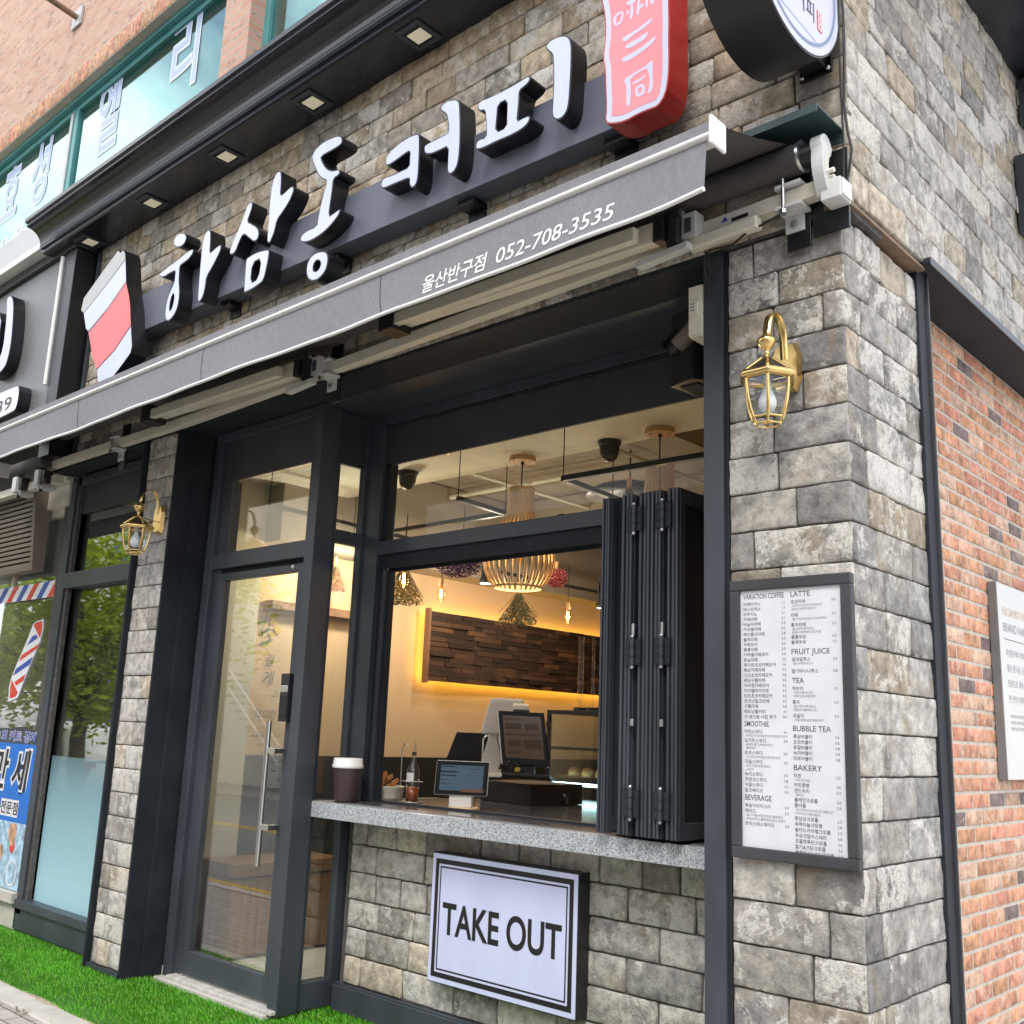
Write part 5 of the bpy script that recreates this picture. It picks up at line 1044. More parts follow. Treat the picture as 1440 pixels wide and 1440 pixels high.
# dried flower bunches
def bunch(loc, h, r, cols, label, kind='broom', seed=1, n=900):
    rnd = random.Random(seed); x, y, z = loc; t = thing('dried_flowers', label, 'dried flowers', loc)
    m = MB(); s = MB()
    for i in range(70):
        a = rnd.uniform(0, 6.283); rr2 = r*math.sqrt(rnd.random()); top = Vector((x+rnd.uniform(-.012,.012), y+rnd.uniform(-.012,.012), z)); bot = Vector((x+rr2*math.cos(a), y+rr2*math.sin(a), z-h*rnd.uniform(.65,1.)))
        if kind == 'broom': s.tube([top, (top*.6+bot*.4)+Vector((0,0,-.01)), bot], .0016, 'flower', 3, False); s.c[-9:] = [(.16,.13,.06,1)]*9
    for i in range(n):
        a = rnd.uniform(0, 6.283)
        if kind == 'broom':
            tt = rnd.random()**.55; rr2 = r*(.12+.88*tt)*math.sqrt(rnd.random())*(1 if tt < .92 else .85); p = Vector((x+rr2*math.cos(a), y+rr2*math.sin(a), z-h*(.18+.82*tt)))
        else:
            q = Vector((rnd.gauss(0,1), rnd.gauss(0,1), rnd.gauss(0,1))).normalized()*(rnd.random()**.4); p = Vector((x+q.x*r, y+q.y*r, z-h*.5+q.z*h*.5))
        k = rnd.uniform(.5, 1.3); c = rnd.choice(cols); c = (c[0]*k, c[1]*k, c[2]*k, 1); w = rnd.uniform(.004, .009)
        d1 = Vector((rnd.uniform(-1,1), rnd.uniform(-1,1), rnd.uniform(-1,1))).normalized()*w; d2 = d1.orthogonal().normalized()*w*.7
        m.add([p-d1, p+d2, p+d1, p-d2], [(0,1,2,3)], 'flower', c)
    s.cyl((x,y,z-.03), (x,y,z+.05), .016, 'oakdisc', 8); s.cyl((x,y,z+.05),(x,y,3.04 if z < 3 else z+.12),.002,'cable',4)
    s.build('stems', t, attr=True); m.build('blossoms', t, attr=True)
    return t
gr = [(.20,.19,.07),(.13,.14,.06),(.30,.26,.12),(.10,.10,.05)]
bunch((-3.945,1.36,2.77), .30, .165, gr, 'olive green dried flower broom hanging upside down behind the leftmost bulb', 'broom', 1, 2000)
bunch((-3.83,2.46,2.70), .27, .17, gr, 'olive green dried flower broom hanging below the middle wooden pendant', 'broom', 2, 2000)
bunch((-4.143,2.09,3.03), .26, .20, [(.05,.012,.09),(.08,.02,.12),(.03,.01,.06)], 'deep purple dried flower bunch hanging over the wood panel', 'ball', 3, 4500)
bunch((-3.93,3.03,2.97), .17, .10, [(.30,.04,.05),(.42,.09,.08),(.18,.03,.03)], 'coral red dried flower bunch hanging behind the middle wooden pendant', 'ball', 4, 2600)
bunch((-2.285,1.79,3.20), .22, .10, [(.13,.03,.03),(.09,.02,.02)], 'dark red dried flower bunch hanging above the folded window leaves', 'broom', 5, 700)
bunch((-4.90,1.48,2.86), .22, .12, [(.22,.05,.03),(.14,.04,.03)], 'rust red dried flower bunch seen through the narrow side glass', 'broom', 6, 700)
bunch((-2.80,3.4,3.20), .20, .14, [(.36,.07,.07),(.25,.04,.05)], 'pink red dried flower bunch hanging beside the folded window leaves', 'ball', 7, 1600)
t = thing('round_lampshade', 'wide black round lampshade under the ceiling behind the second wooden pendant', 'lamp', (-2.8,2.5,3.38))
mb = MB(); mb.lathe((-2.8,2.5,3.34), [(.001,.10),(.12,.09),(.26,.05),(.33,0.),(.32,-.01),(.001,.02)], 'plastic_black', 32); mb.build('lamp_shade', t)
mb = MB(); mb.cyl((-2.8,2.5,3.43),(-2.8,2.5,3.69),.006,'cable',6); mb.build('cord', t)
# ---- things on the counter
ct = 1.1802
t = thing('paper_cup', 'large dark brown takeaway cup with white lid on the counter', 'cup', (-3.325,.47,1.177)); c0 = (-3.31,.47,1.1805)
mb = MB(); mb.lathe(c0, [(.001,.0),(.062,.0),(.066,.01),(.085,.205),(.085,.206),(.001,.206)], 'cup', 28); mb.build('cup_body', t)
mb = MB(); mb.lathe(c0, [(.088,.190),(.091,.196),(.090,.208),(.086,.212),(.084,.240),(.080,.246),(.074,.242),(.001,.240)], 'whitelid', 28); mb.build('cup_lid', t)
t = thing('basket', 'small cream woven basket of wrapped snacks on the counter', 'basket', (-3.36,.84,ct)); c0 = (-3.36,.83,ct)
mb = MB(); mb.lathe(c0, [(.001,.003),(.085,.0),(.092,.02),(.098,.075),(.102,.080),(.098,.084),(.092,.075),(.086,.012),(.001,.010)], 'rattan', 28); mb.build('basket_body', t)
mb = MB(); rnd = random.Random(9)
for i in range(9): p = Vector(c0)+Vector((rnd.uniform(-.055,.03), rnd.uniform(-.05,.05), .06+rnd.uniform(0,.08))); mb.obox(p, Vector((.035,rnd.uniform(-.02,.02),.02)), Vector((-.01,.03,.01)), Vector((0,-.006,.012)), 'bread')
mb.build('snacks', t, .005)
t = thing('syrup_bottle', 'clear glass bottle half full of amber syrup with steel pourer', 'bottle', (-3.16,.86,ct)); c0 = (-3.15,.84,ct)
mb = MB(); mb.lathe(c0, [(.036,.002),(.039,.008),(.039,.175),(.034,.198),(.016,.232),(.013,.265),(.015,.28)], 'bottle', 20); mb.build('bottle_glass', t)
mb = MB(); mb.lathe(c0, [(.001,.004),(.035,.004),(.0375,.088),(.001,.089)], 'syrup', 20); mb.build('syrup', t)
mb = MB(); mb.lathe(c0, [(.0396,.125),(.0396,.172)], 'white', 20, a0=3.6, a1=5.6); mb.build('bottle_label', t)
mb = MB(); mb.cyl((c0[0],c0[1],c0[2]+.27),(c0[0],c0[1],c0[2]+.292),.014,'plastic_black',12); mb.cyl((c0[0],c0[1],c0[2]+.292),(c0[0]+.01,c0[1],c0[2]+.35),.005,'steel',8); mb.build('pourer', t)
mb = MB(); xr_, yr_ = -3.215, .80
mb.tube([(xr_,yr_,ct+.002),(xr_,yr_,ct+.31),(xr_+.012,yr_,ct+.335),(xr_+.03,yr_,ct+.340),(xr_+.045,yr_+.005,ct+.325)], .0035, 'steel', 8)
mb.tube([(xr_,yr_,ct+.004),(xr_+.12,yr_-.01,ct+.004),(xr_+.13,yr_+.08,ct+.004),(xr_,yr_+.08,ct+.004),(xr_,yr_,ct+.004)], .003, 'steel', 6); mb.tube([(xr_,yr_,ct+.12),(xr_+.11,yr_-.004,ct+.12),(xr_+.11,yr_+.08,ct+.12),(xr_,yr_+.08,ct+.12),(xr_,yr_,ct+.12)], .0025, 'steel', 6)
tag(mb.build('bottle_rack'), 'thin steel wire rack with a hooked post around the syrup bottle', 'rack')
# customer tablet
t = thing('order_tablet', 'small customer tablet with blue grey screen on a white stand', 'tablet', (-2.78,.86,ct))
P0, P1, P2 = Vector((-2.766,.664,1.442)), Vector((-2.513,.829,1.443)), Vector((-2.751,.636,1.256))
uu = (P1-P0); vv = (P2-P0); nn = uu.cross(vv).normalized()
if nn.y > 0: nn = -nn
cc = P0+uu/2+vv/2
mb = MB(); mb.obox(cc-nn*.007, uu/2, vv/2, nn*.007, 'plastic_white'); bx = mb.build('tablet_body', t, .008)
mb = MB(); mb.obox(cc+nn*.0008, uu*.49, vv*.485, nn*.0008, 'bezel'); mb.build('bezel', bx, .006)
M['tab_screen'] = pbr('tablet_screen', (.022,.04,.058), .12, spec=.3, emit=(.20,.30,.42), es=.10)
mb = MB(); mb.obox(cc+nn*.0021, uu*.405, vv*.365, nn*.0004, 'tab_screen')
S = lambda a, b: cc+nn*.003+uu*(a-.5)+vv*(b-.5)
for (a0,a1,b0,b1,m) in ((.10,.36,.16,.19,'ink'),(.62,.85,.22,.24,'ink_grey'),(.10,.14,.30,.36,'ink'),(.15,.42,.31,.35,'ink'),(.10,.40,.42,.45,'ink'),(.10,.24,.55,.58,'ink_grey'),(.10,.30,.66,.69,'ink_grey'),(.62,.66,.40,.43,'ink_grey'),(.80,.84,.40,.43,'ink_grey'),(.50,.925,.80,.90,'walnut')): mb.add([S(a0,b0),S(a1,b0),S(a1,b1),S(a0,b1)], [(0,1,2,3),(3,2,1,0)], m)
mb.build('tablet_screen', bx)
mb = MB(); mb.obox(cc-nn*.05+vv*.62+Vector((0,0,-.0)), uu*.21, Vector((0,0,.038)), nn*.035, 'plastic_white'); mb.lathe((cc.x-nn.x*.05+vv.x*.55, cc.y-nn.y*.05, ct), [(.001,.0),(.085,.0),(.085,.012),(.001,.013)], 'ash', 28); mb.build('tablet_stand', t, .003)
# cash drawer
A0, B0, C0 = Vector((-3.26,1.42,ct)), Vector((-2.70,1.385,ct)), Vector((-2.86,2.02,ct))
t = thing('cash_drawer', 'black metal cash drawer with a key in its lock under the till screen', 'cash drawer', (-3.0,1.5,ct))
e1 = (B0-A0); e2 = (C0-B0); e1 = Vector((-.80,.12,0)).normalized(); e2 = Vector((.06,.50,0)).normalized()
fcorner = Vector((-2.690,1.385,ct))
base = [fcorner, fcorner+e2*.44, fcorner+e2*.44+e1*.50, fcorner+e1*.50]
mb = MB(); mb.prism([(p.x,p.y) for p in base], [], lambda u, v: (u, v, ct+.125), lambda u, v: (u, v, ct+.002), 'plastic_black', 'plastic_black'); bx = mb.build('drawer_case', t, .004)
fn_ = e2.cross(Vector((0,0,1))).normalized()
if fn_.x < 0: fn_ = -fn_
mb = MB(); pc = fcorner+e2*.22+fn_*.002+Vector((0,0,.062)); mb.obox(pc, e2*.20, Vector((0,0,.045)), fn_*.003, 'black_gloss'); mb.build('drawer_front', bx, .002)
mb = MB(); kp = fcorner+e2*.27+fn_*.004+Vector((0,0,.06)); mb.cyl(kp, kp+fn_*.012, .011, 'zinc', 12); mb.obox(kp+fn_*.025, fn_*.014, Vector((0,0,.008)), e2*.0012, 'steel'); mb.obox(kp+fn_*.03+Vector((0,0,-.03)), fn_*.01, Vector((0,0,.018)), e2*.0015, 'zinc'); mb.build('drawer_key', bx)
# till: touch screen, customer display behind, keyboard base
t = thing('till_screen', 'white backed touch screen till tilted on the cash drawer', 'till', (-2.95,1.55,ct+.126))
Q0, Q1, Q2 = Vector((-2.967,1.367,1.739)), Vector((-2.724,1.524,1.734)), Vector((-2.902,1.355,1.418))
uu = Q1-Q0; vv = Q2-Q0; nn = uu.cross(vv).normalized()
if nn.y > 0: nn = -nn
cc = Q0+uu/2+vv/2
mb = MB(); mb.obox(cc-nn*.036-uu*.035, uu/2, vv/2, nn*.034, 'plastic_white')
for k in range(14): mb.obox(cc-nn*.03-uu*.503+vv*(-.12+k*.04), nn*.018, vv*.008, uu.normalized()*.002, 'ink_soft')
bx = mb.build('till_housing', t, .012)
mb = MB(); mb.obox(cc+nn*.001, uu*.505, vv*.505, nn*.004, 'bezel'); mb.build('till_bezel', bx, .004)
M['till_screen'] = pbr('till_glass', (.035,.026,.02), .10, spec=.35, emit=(.16,.10,.06), es=.12)
mb = MB(); mb.obox(cc+nn*.0055-vv*.02, uu*.42, vv*.40, nn*.0006, 'till_screen')
S = lambda a, b: cc+nn*.0068+uu*(a-.5)+vv*(b-.5)
M['till_print'] = pbr('till_print', (.032,.024,.018), .10, spec=.35, emit=(.14,.09,.055), es=.11)
for (a0,a1,b0,b1) in ((.10,.50,.13,.16),(.12,.48,.22,.34),(.55,.85,.22,.34),(.10,.90,.42,.45),(.15,.45,.55,.66),(.5,.88,.52,.70),(.12,.4,.75,.80)): mb.add([S(a0,b0),S(a1,b0),S(a1,b1),S(a0,b1)], [(0,1,2,3),(3,2,1,0)], 'till_print')
mb.build('till_display', bx)
mb = MB(); mb.obox(cc-nn*.05+vv*.58, uu*.16, Vector((0,0,.05)), nn*.03, 'plastic_black'); mb.obox(cc+nn*.05+vv*.73+uu*.05, uu*.50, nn*.09, Vector((0,0,.010)), 'plastic_black'); mb.obox(cc+uu*.545-vv*.05, uu.normalized()*.006, vv*.28, nn*.02, 'plastic_black'); mb.build('till_stand', t, .004)
mb = MB(); rnd = random.Random(4)
for k in range(5):
    p = cc+vv*.55-uu*.3+nn*.03; mb.tube([p+Vector((rnd.uniform(-.04,.04),rnd.uniform(-.04,.04),.03)), p+Vector((rnd.uniform(-.08,.02),rnd.uniform(-.06,.0),-.03)), p+uu*.4*rnd.random()+Vector((0,0,-.055))], .004, 'cable', 6)
mb.tube([cc-uu*.46-nn*.06-vv*.25, cc-uu*.62-nn*.07-vv*.02, cc-uu*.55-nn*.06+vv*.35], .003, 'cable', 6); mb.build('till_cable', t)
mb = MB(); mb.obox(cc-uu*.18+vv*.60+nn*.02, Vector((.014,.010,0)), Vector((-.004,.006,0)), Vector((0,0,.014)), 'line_yellow'); tag(mb.build('yellow_tag', None, .004), 'small round yellow tag among the till cables', 'tag')
t = thing('customer_display', 'white back of a second till screen leaning behind the touch screen', 'display', (-3.15,1.6,ct+.126))
w0, w1, w2 = Vector((-3.196,1.548,1.825)), Vector((-3.052,1.683,1.823)), Vector((-3.273,1.544,1.598))
u2 = w1-w0; v2 = w2-w0; n2 = u2.cross(v2).normalized()
if n2.y > 0: n2 = -n2
c2_ = w0+u2/2+v2/2
mb = MB(); mb.obox(c2_, u2*.56, v2*.52, n2*.018, 'plastic_white'); mb.build('display_back', t, .018)
mb = MB(); mb.obox(c2_+v2*1.05+u2*.08-n2*.03, u2*.32, v2*.62, n2*.02, 'plastic_white'); mb.obox(c2_+v2*1.62+u2*.12, u2*.42, n2*.08, Vector((0,0,.008)), 'plastic_white'); mb.build('display_arm', t, .015)
mb = MB(); mb.obox((-2.90,1.50,1.765), u2*.25, Vector((0,0,.022)), n2*.03, 'plastic_white'); mb.obox((-2.885,1.49,1.748), u2*.27, Vector((0,0,.008)), n2*.034, 'plastic_black'); mb.build('card_reader', t, .006)
t = thing('black_monitor', 'black monitor seen from behind between the bottle and the till', 'monitor', (-3.5,1.7,ct))
mb = MB(); vs = [Vector((-3.60,1.63,1.60)), Vector((-3.40,1.79,1.60)), Vector((-3.455,1.83,1.40)), Vector((-3.69,1.62,1.40))]; mb.add([*vs, *[v+Vector((-.02,.03,0)) for v in vs]], [(0,1,2,3),(4,7,6,5),(0,4,5,1),(1,5,6,2),(2,6,7,3),(3,7,4,0)], 'plastic_black'); mb.build('monitor_back', t, .006)
mb = MB(); mb.box(-3.58,-3.52,1.66,1.76,ct+.002,1.41,'plastic_black'); mb.box(-3.66,-3.42,1.58,1.84,ct+.001,ct+.02,'plastic_black'); mb.build('monitor_foot', t, .004)
mb = MB(); mb.tube([(-3.335,1.62,1.22),(-3.335,1.62,1.56),(-3.32,1.63,1.58),(-3.24,1.70,1.60)], .006, 'steel', 8); mb.tube([(-3.335,1.62,1.22),(-3.335,1.62,ct+.003)],.006,'steel',8); tag(mb.build('steel_stand'), 'bent steel rod stand behind the black monitor', 'stand')
# bakery display case behind
t = thing('display_case', 'glass bakery display case with black frame and lit shelf right of the till', 'display case', (-3.4,2.9,.08))
X0, X1, Y0, Y1 = -3.62, -2.3, 2.60, 3.30
mb = MB(); mb.box(X0,X1,Y0,Y1,.085,1.09,'frame_dark')
for xx in (X0, X1-.03):
    for yy in (Y0, Y1-.03): mb.box(xx,xx+.03,yy,yy+.03,1.09,1.76,'frame_dark')
mb.box(X0,X1,Y0,Y1,1.76,1.79,'frame_dark'); mb.box(X0+.02,X1-.02,Y0+.01,Y0+.03,1.50,1.525,'plastic_black'); mb.build('case_frame', t, .004)
mb = MB(); mb.box(X0+.03,X1-.03,Y0+.008,Y0+.013,1.09,1.76,'glass'); mb.box(X0+.005,X0+.010,Y0+.03,Y1-.03,1.09,1.76,'glass'); mb.build('case_glass', t)
M['case_led'] = emis('case_led', (.55,.95,1.), 7.)
mb = MB(); mb.box(X0+.04,X1-.04,Y0+.03,Y0+.06,1.245,1.265,'case_led'); mb.build('case_light', t)
mb = MB(); mb.box(X0+.03,X1-.03,Y0+.05,Y1-.05,1.30,1.312,'glass_lite'); mb.build('case_shelf', t)
rnd = random.Random(8)
for i in range(5):
    x = X0+.14+i*.13; m = MB(); m.lathe((x,Y0+.18,1.313), [(.001,.0),(.05,.0),(.052,.03),(.04,.055),(.001,.065)], 'bread', 14); tag(m.build('bun'), 'brown bread bun on the glass shelf of the display case', 'bread', 'bread buns in the display case')
mb = MB(); mb.box(-3.05,-2.75,2.59,2.598,1.55,1.76,'stripe_red'); tag(mb.build('price_card'), 'dark red and pink card fixed on the display case glass', 'card')
for xx in (-3.42,-3.30):
    m = MB(); m.cyl((xx,2.75,1.795),(xx,2.75,2.35),.022 if xx < -3.4 else .012,'glass_lite',14); m.cyl((xx,2.75,1.792),(xx,2.75,1.815),.05,'plastic_black',18); tag(m.build('glass_tube'), 'wide clear tube on a black foot on top of the display case' if xx < -3.4 else 'narrow clear tube on a black foot on top of the display case', 'dispenser')
# ================================================================== UPPER STOREY
ub = thing('brick_building', 'upper storey of red brick with sea green framed mirrored windows above the shops', 'building', (-6,.1,6))
mb = MB()
wy = .05
mb.box(-14, 1.5, wy, .6, 5.3, 6.22, 'farbrick'); mb.box(-14, 1.5, wy, .6, 7.72, 10.6, 'farbrick')
for a, b in ((-14,-10.9),(-4.93,-4.56),(-.6,1.5)): mb.box(a, b, wy+.0, .6, 6.22, 7.72, 'farbrick')
mb.build('brick_wall', ub)
mb = MB(); courses(mb, (-14, wy-.012, 7.51), X, Z, (0,-1,0), 15.5, .20, .20, (.0726,.0726), lambda r: (.52*r.uniform(.85,1.1), .30*r.uniform(.9,1.1), .20, r.random()*.4), 'brick', 61, .01, .007, .001, .004, .09, pattern=.0726)
mb.box(-14, 1.5, wy-.006, wy+.12, 7.505, 7.72, 'mortar'); mb.build('soldier_course', ub, attr=True)
for (a, b, mu) in ((-10.9,-4.93,(-7.85,)),(-4.56,-.6,(-2.6,))):
    m = MB(); fy = .17
    m.box(a, b, fy, fy+.10, 7.40, 7.505, 'teal_frame'); m.box(a, b, fy-.05, fy-.0005, 7.46, 7.505, 'teal_frame'); m.box(a, b, fy-.02, fy+.12, 6.20, 6.30, 'teal_frame'); m.box(a, a+.07, fy, fy+.1, 6.3, 7.4, 'teal_frame'); m.box(b-.07, b, fy, fy+.1, 6.3, 7.4, 'teal_frame')
    m.box(a, b, wy-.03, fy, 6.185, 6.20, 'silver')
    for q in mu: m.box(q-.085, q+.06, fy, fy+.1, 6.3, 7.4, 'teal_frame'); m.box(q-.085, q-.03, fy-.012, fy-.0005, 6.3, 7.4, 'silver')
    fr_ = m.build('window_frame', ub, .004)
    m = MB(); m.box(a+.07, b-.07, fy+.03, fy+.036, 6.3, 7.4, 'glass_refl'); m.build('window_pane', fr_)
    m = MB(); m.box(a, b, 1.2, 1.25, 6.0, 7.7, 'teal'); m.box(a,b,.28,1.2,7.6,7.65,'cream'); m.box(a, b, .6, 1.2, 6.1, 6.15, 'teal'); m.build('room_back', ub)
lf = lambda u, v: (u, .196, v); lf2 = lambda u, v: (u, .194, v)
for s_, x, z, h, w in (('효', -9.36, 6.76, .60, .44), ('성', -8.62, 6.76, .60, .44), ('엘', -7.16, 6.79, .62, .46), ('리', -5.80, 6.83, .62, .46)):
    m = MB(); add_text(m, s_, lf, 'lilac_print', x, z, h, w=w*.9, off=.035, align='C'); add_text(m, s_, lf2, 'purple_print', x, z, h, w=w*.9, off=.0, align='C'); m.build('window_letter', ub)
m = MB(); add_text(m, '010-461-1', lf, 'trim_white', -9.75, 6.42, .13, w=1.35, off=.02); m.build('window_lettering', ub)
mb = MB(); mb.cyl((-7.8,.04,8.35), (-7.8,-.45,8.42), .03, 'rust', 8); mb.box(-7.9,-7.7,.025,.045,8.25,8.45,'silver'); tag(mb.build('vent_pipe'), 'short rusty pipe stub sticking out of the upper red brick wall', 'pipe')
mb = MB(); mb.tube([(-.138,.845+.006*math.sin(i*1.3),2.45-.09*i) for i in range(11)]+[(-.138,.87,1.52),(-.138,.885,1.525)], .003, 'cable', 5); tag(mb.build('cable'), 'thin dark wire hanging down the red brick wall beside the black flashing', 'cable')
mb = MB()
for k in range(2): mb.tube([(-45+6*i, -7.-.5*k, 9.5+.25*k-.35*math.sin(math.pi*((i%3)/3.))) for i in range(16)], .012, 'cable', 5)
tag(mb.build('power_line'), 'pair of black overhead power lines along the street', 'power line')

# ================================================================== BARBER SHOP NEXT DOOR
bs = thing('barber_shop', 'neighbouring barber shop front with glass window and striped red white and blue band', 'building', (-9,.1,0))
mb = MB(); mb.box(-14, -6.46, .16, .5, 3.58, 5.9, 'joint'); mb.box(-14, -6.46, .0, .14, 3.30, 3.50, 'alu'); mb.box(-14,-6.46,-.03,.14,3.50,3.58,'alu'); mb.box(-14, -6.47, .02, .5, -.05, .20, 'concrete'); mb.box(-14,-6.47,-.02,.1,.20,.27,'concrete'); mb.box(-14,-6.65,2.5,2.6,.0,3.5,'grey_in'); mb.box(-14,-6.65,.2,2.5,3.35,3.45,'teal'); mb.box(-14,-6.6,.3,2.5,-.02,.02,'grey_in'); mb.box(-6.64,-6.63,.2,2.5,0,3.4,'beige')
mb.build('shop_wall', bs)
mb = MB(); mb.box(-6.56, -6.465, .05, .12, .27, 3.30, 'alu'); mb.box(-14,-6.56,.05,.12,3.24,3.30,'alu'); mb.box(-14,-6.56,.05,.12,.27,.31,'alu'); mb.box(-8.6,-8.54,.05,.12,.31,3.24,'alu'); mb.box(-7.52,-7.48,.055,.11,2.69,3.24,'alu')
bf = mb.build('shop_window', bs, .003)
mb = MB(); mb.box(-14, -6.56, .075, .081, .31, 3.24, 'glass'); mb.build('shop_window_pane', bf)
mb = MB(); bfm = lambda u, v: (u, .0475, v)
mb.box(-14, -6.49, .048, .049, 2.555, 2.69, 'stripe_white')
x = -6.50; k = 0
while x > -13.8:
    w_ = .105; cm = ('stripe_red','stripe_blue')[k % 2]
    mb.poly([(max(x-w_-.13,-14),2.556),(x-.13,2.556),(x,2.689),(x-w_,2.689)], [], bfm, cm); x -= .205; k += 1
mb.build('striped_band', bf)
pole = [(-6.786,2.38),(-6.771,2.299),(-6.793,2.196),(-6.914,2.02),(-7.017,1.851),(-7.081,1.738),(-7.257,1.704),(-7.287,1.824),(-7.266,1.9),(-7.174,2.044),(-7.063,2.195),(-6.975,2.346),(-6.915,2.367)]
stp = [('stripe_red',[(-6.960,2.340),(-6.914,2.358),(-6.800,2.366),(-6.782,2.299),(-6.800,2.222)]),('stripe_blue',[(-6.954,2.244),(-6.879,2.257),(-6.843,2.226),(-7.031,2.17),(-7.05,2.156)]),('stripe_red',[(-6.829,2.169),(-6.800,2.186),(-6.825,2.14),(-7.149,2.038),(-7.12,2.091)]),('stripe_blue',[(-6.922,2.062),(-6.887,2.071),(-6.927,2.01),(-7.232,1.919),(-7.193,1.977)]),('stripe_red',[(-6.986,1.931),(-7.008,1.879),(-7.139,1.838),(-7.190,1.866)]),('stripe_red',[(-7.249,1.886),(-7.090,1.781),(-7.118,1.748),(-7.235,1.728),(-7.258,1.814)])]
mb = MB(); mb.prism(pole, [], lambda u,v:(u,.066,v), lambda u,v:(u,.074,v), 'stripe_white', 'stripe_white')
for c, q in stp: mb.poly(q, [], lambda u,v:(u,.0645,v), c)
mb.build('barber_pole_sticker', bf)
bn = thing('window_banner', 'blue banner with white outlined lettering and dish photo strip in the barber shop window', 'banner', (-8,.04,.9))
mb = MB(); mb.box(-9.4, -6.50, .040, .046, .275, 1.485, 'blue_banner'); bb = mb.build('banner_sheet', bn)
mb = MB(); b1 = lambda u, v: (u, .0385, v); b2 = lambda u, v: (u, .0370, v); b3 = lambda u, v: (u, .0355, v)
mb.poly(rect(-9.4,-6.50,1.372,1.485), [], b1, 'frame')
add_text(mb, '이용시 1회 커트 공짜', b2, 'stripe_white', -6.53, 1.392, .066, w=1.15, off=.05, align='R'); add_text(mb, '이용시 1회 커트 공짜', b3, 'stripe_blue', -6.53, 1.392, .066, w=1.15, off=.012, align='R')
for s, xr_ in (('세', -6.63), ('만', -7.02), ('국', -7.42)):
    add_text(mb, s, b1, 'stripe_white', xr_, 1.035, .245, w=.27, off=.075, align='R', shear=.12); add_text(mb, s, b2, 'ink', xr_, 1.035, .245, w=.27, off=.02, align='R', shear=.12)
for i, s in enumerate('점문전용전발이'): 
    x = -6.755-.115*i-(.09 if i > 2 else 0); mb.poly(rect(x-.055,x+.055,.805,.935), [], b1, 'stripe_white'); add_text(mb, s, b2, 'ink', x, .832, .075, w=.088, align='C', off=.02)
mb.build('banner_lettering', bb)
mb = MB(); rnd = random.Random(12)
mb.poly(rect(-9.4,-6.50,.276,.768), [], b1, 'sky_print')
for i in range(26):
    cx_, cz_, r = -6.62-rnd.random()*1.3, .34+rnd.random()*.36, rnd.uniform(.03,.09); m_ = rnd.choice(['skin_print','sky_print','stripe_white','stripe_red','purple_print','skin_print'])
    if cx_+r > -6.51: continue
    a_ = rnd.uniform(.6,1.); o_ = [(cx_+r*a_*math.cos(t*math.pi/9), max(.28,min(.76,cz_+r*math.sin(t*math.pi/9)))) for t in range(18)]
    mb.poly(o_, [], lambda u, v, i=i: (u, .0375-.00012*i, v), m_)
for r, m_ in ((.10,'stripe_white'),(.085,'sky_print')): mb.poly([(-6.66+r*math.cos(t*math.pi/16), .40+r*math.sin(t*math.pi/16)) for t in range(32)], [], lambda u,v,r=r:(u,.0335-(.0006 if r<.09 else 0),v), m_)
mb.build('photo_print', bb)
nsn = thing('grey_sign', 'dark grey fascia sign of the neighbouring shop with glossy white raised letter and number plate', 'shop sign', (-9,-.2,4.7))
mb = MB(); mb.box(-14, -6.63, -.20, -.02, 4.0, 5.36, 'neigh_sign'); mb.box(-14,-6.40,-.24,.0,5.362,5.44,'cornice'); mb.build('sign_board', nsn, .004)
mb = MB(); mb.box(-6.628, -6.43, -.215, .15, 3.60, 5.36, 'black_gloss'); mb.box(-6.40,-6.37,-.05,.15,3.6,5.36,'frame'); mb.build('end_post', nsn, .004)
mb = MB(); mb.cyl((-6.655,-.225,4.22), (-6.655,-.225,5.34), .017, 'white', 12); mb.build('white_tube', nsn)
mb = MB(); mb.box(-14,-6.90,-.33,-.1,5.45,5.51,'white'); mb.box(-14,-6.92,-.27,-.1,5.51,5.56,'silver'); mb.box(-14,-6.9,-.012,.045,5.56,6.183,'silver'); mb.build('cap_trim', nsn, .006)
def bar_prism(o, yf, yb, nm, face, sd):
    m = MB(); o = smooth_poly(o, 2); m.prism(o, [], pl(yf), pl(yb), sd, sd); k = m.build(nm, nsn)
    m = MB(); m.poly(offset_poly(o, .008), [], pl(yf-.002), face); m.build('letter_face', k)
bar_prism([(-7.58,5.22),(-7.40,5.17),(-7.32,4.86),(-7.30,4.63),(-7.37,4.47),(-7.75,4.47),(-7.75,4.57),(-7.47,4.60),(-7.50,5.0)], -.30, -.2005, 'raised_letter', 'lit_warmw', 'black_gloss')
bar_prism([(-8.5,5.16),(-7.62,5.16),(-7.60,4.70),(-7.75,4.64),(-8.5,4.66)], -.30, -.2005, 'raised_letter', 'lit_warmw', 'black_gloss')
bar_prism([(-9.6,4.285),(-7.05,4.285),(-6.965,4.24),(-6.965,4.07),(-7.05,4.03),(-9.6,4.03)], -.30, -.2005, 'number_plate', 'stripe_white', 'black_gloss')
m = MB(); add_text(m, '052-291-7539', lambda u,v:(u,-.3035,v), 'ink_grey', -7.10, 4.085, .115, w=1.9, align='R', off=.01); m.build('plate_lettering', nsn)
lo = thing('louvre_unit', 'brown slatted louvre unit hung tilted above the barber shop window', 'louvre', (-7.8,.05,3.1))
def tilt(z): return .0+(3.53-z)*.085
lx0, lx1, yb = -8.6, -7.13, .16
m = MB()
def slab(xa, xb, z0, z1): m.add([(xa,tilt(z0),z0),(xb,tilt(z0),z0),(xb,yb,z0),(xa,yb,z0),(xa,tilt(z1),z1),(xb,tilt(z1),z1),(xb,yb,z1),(xa,yb,z1)], [(0,3,2,1),(4,5,6,7),(0,1,5,4),(1,2,6,5),(2,3,7,6),(3,0,4,7)], 'louvre')
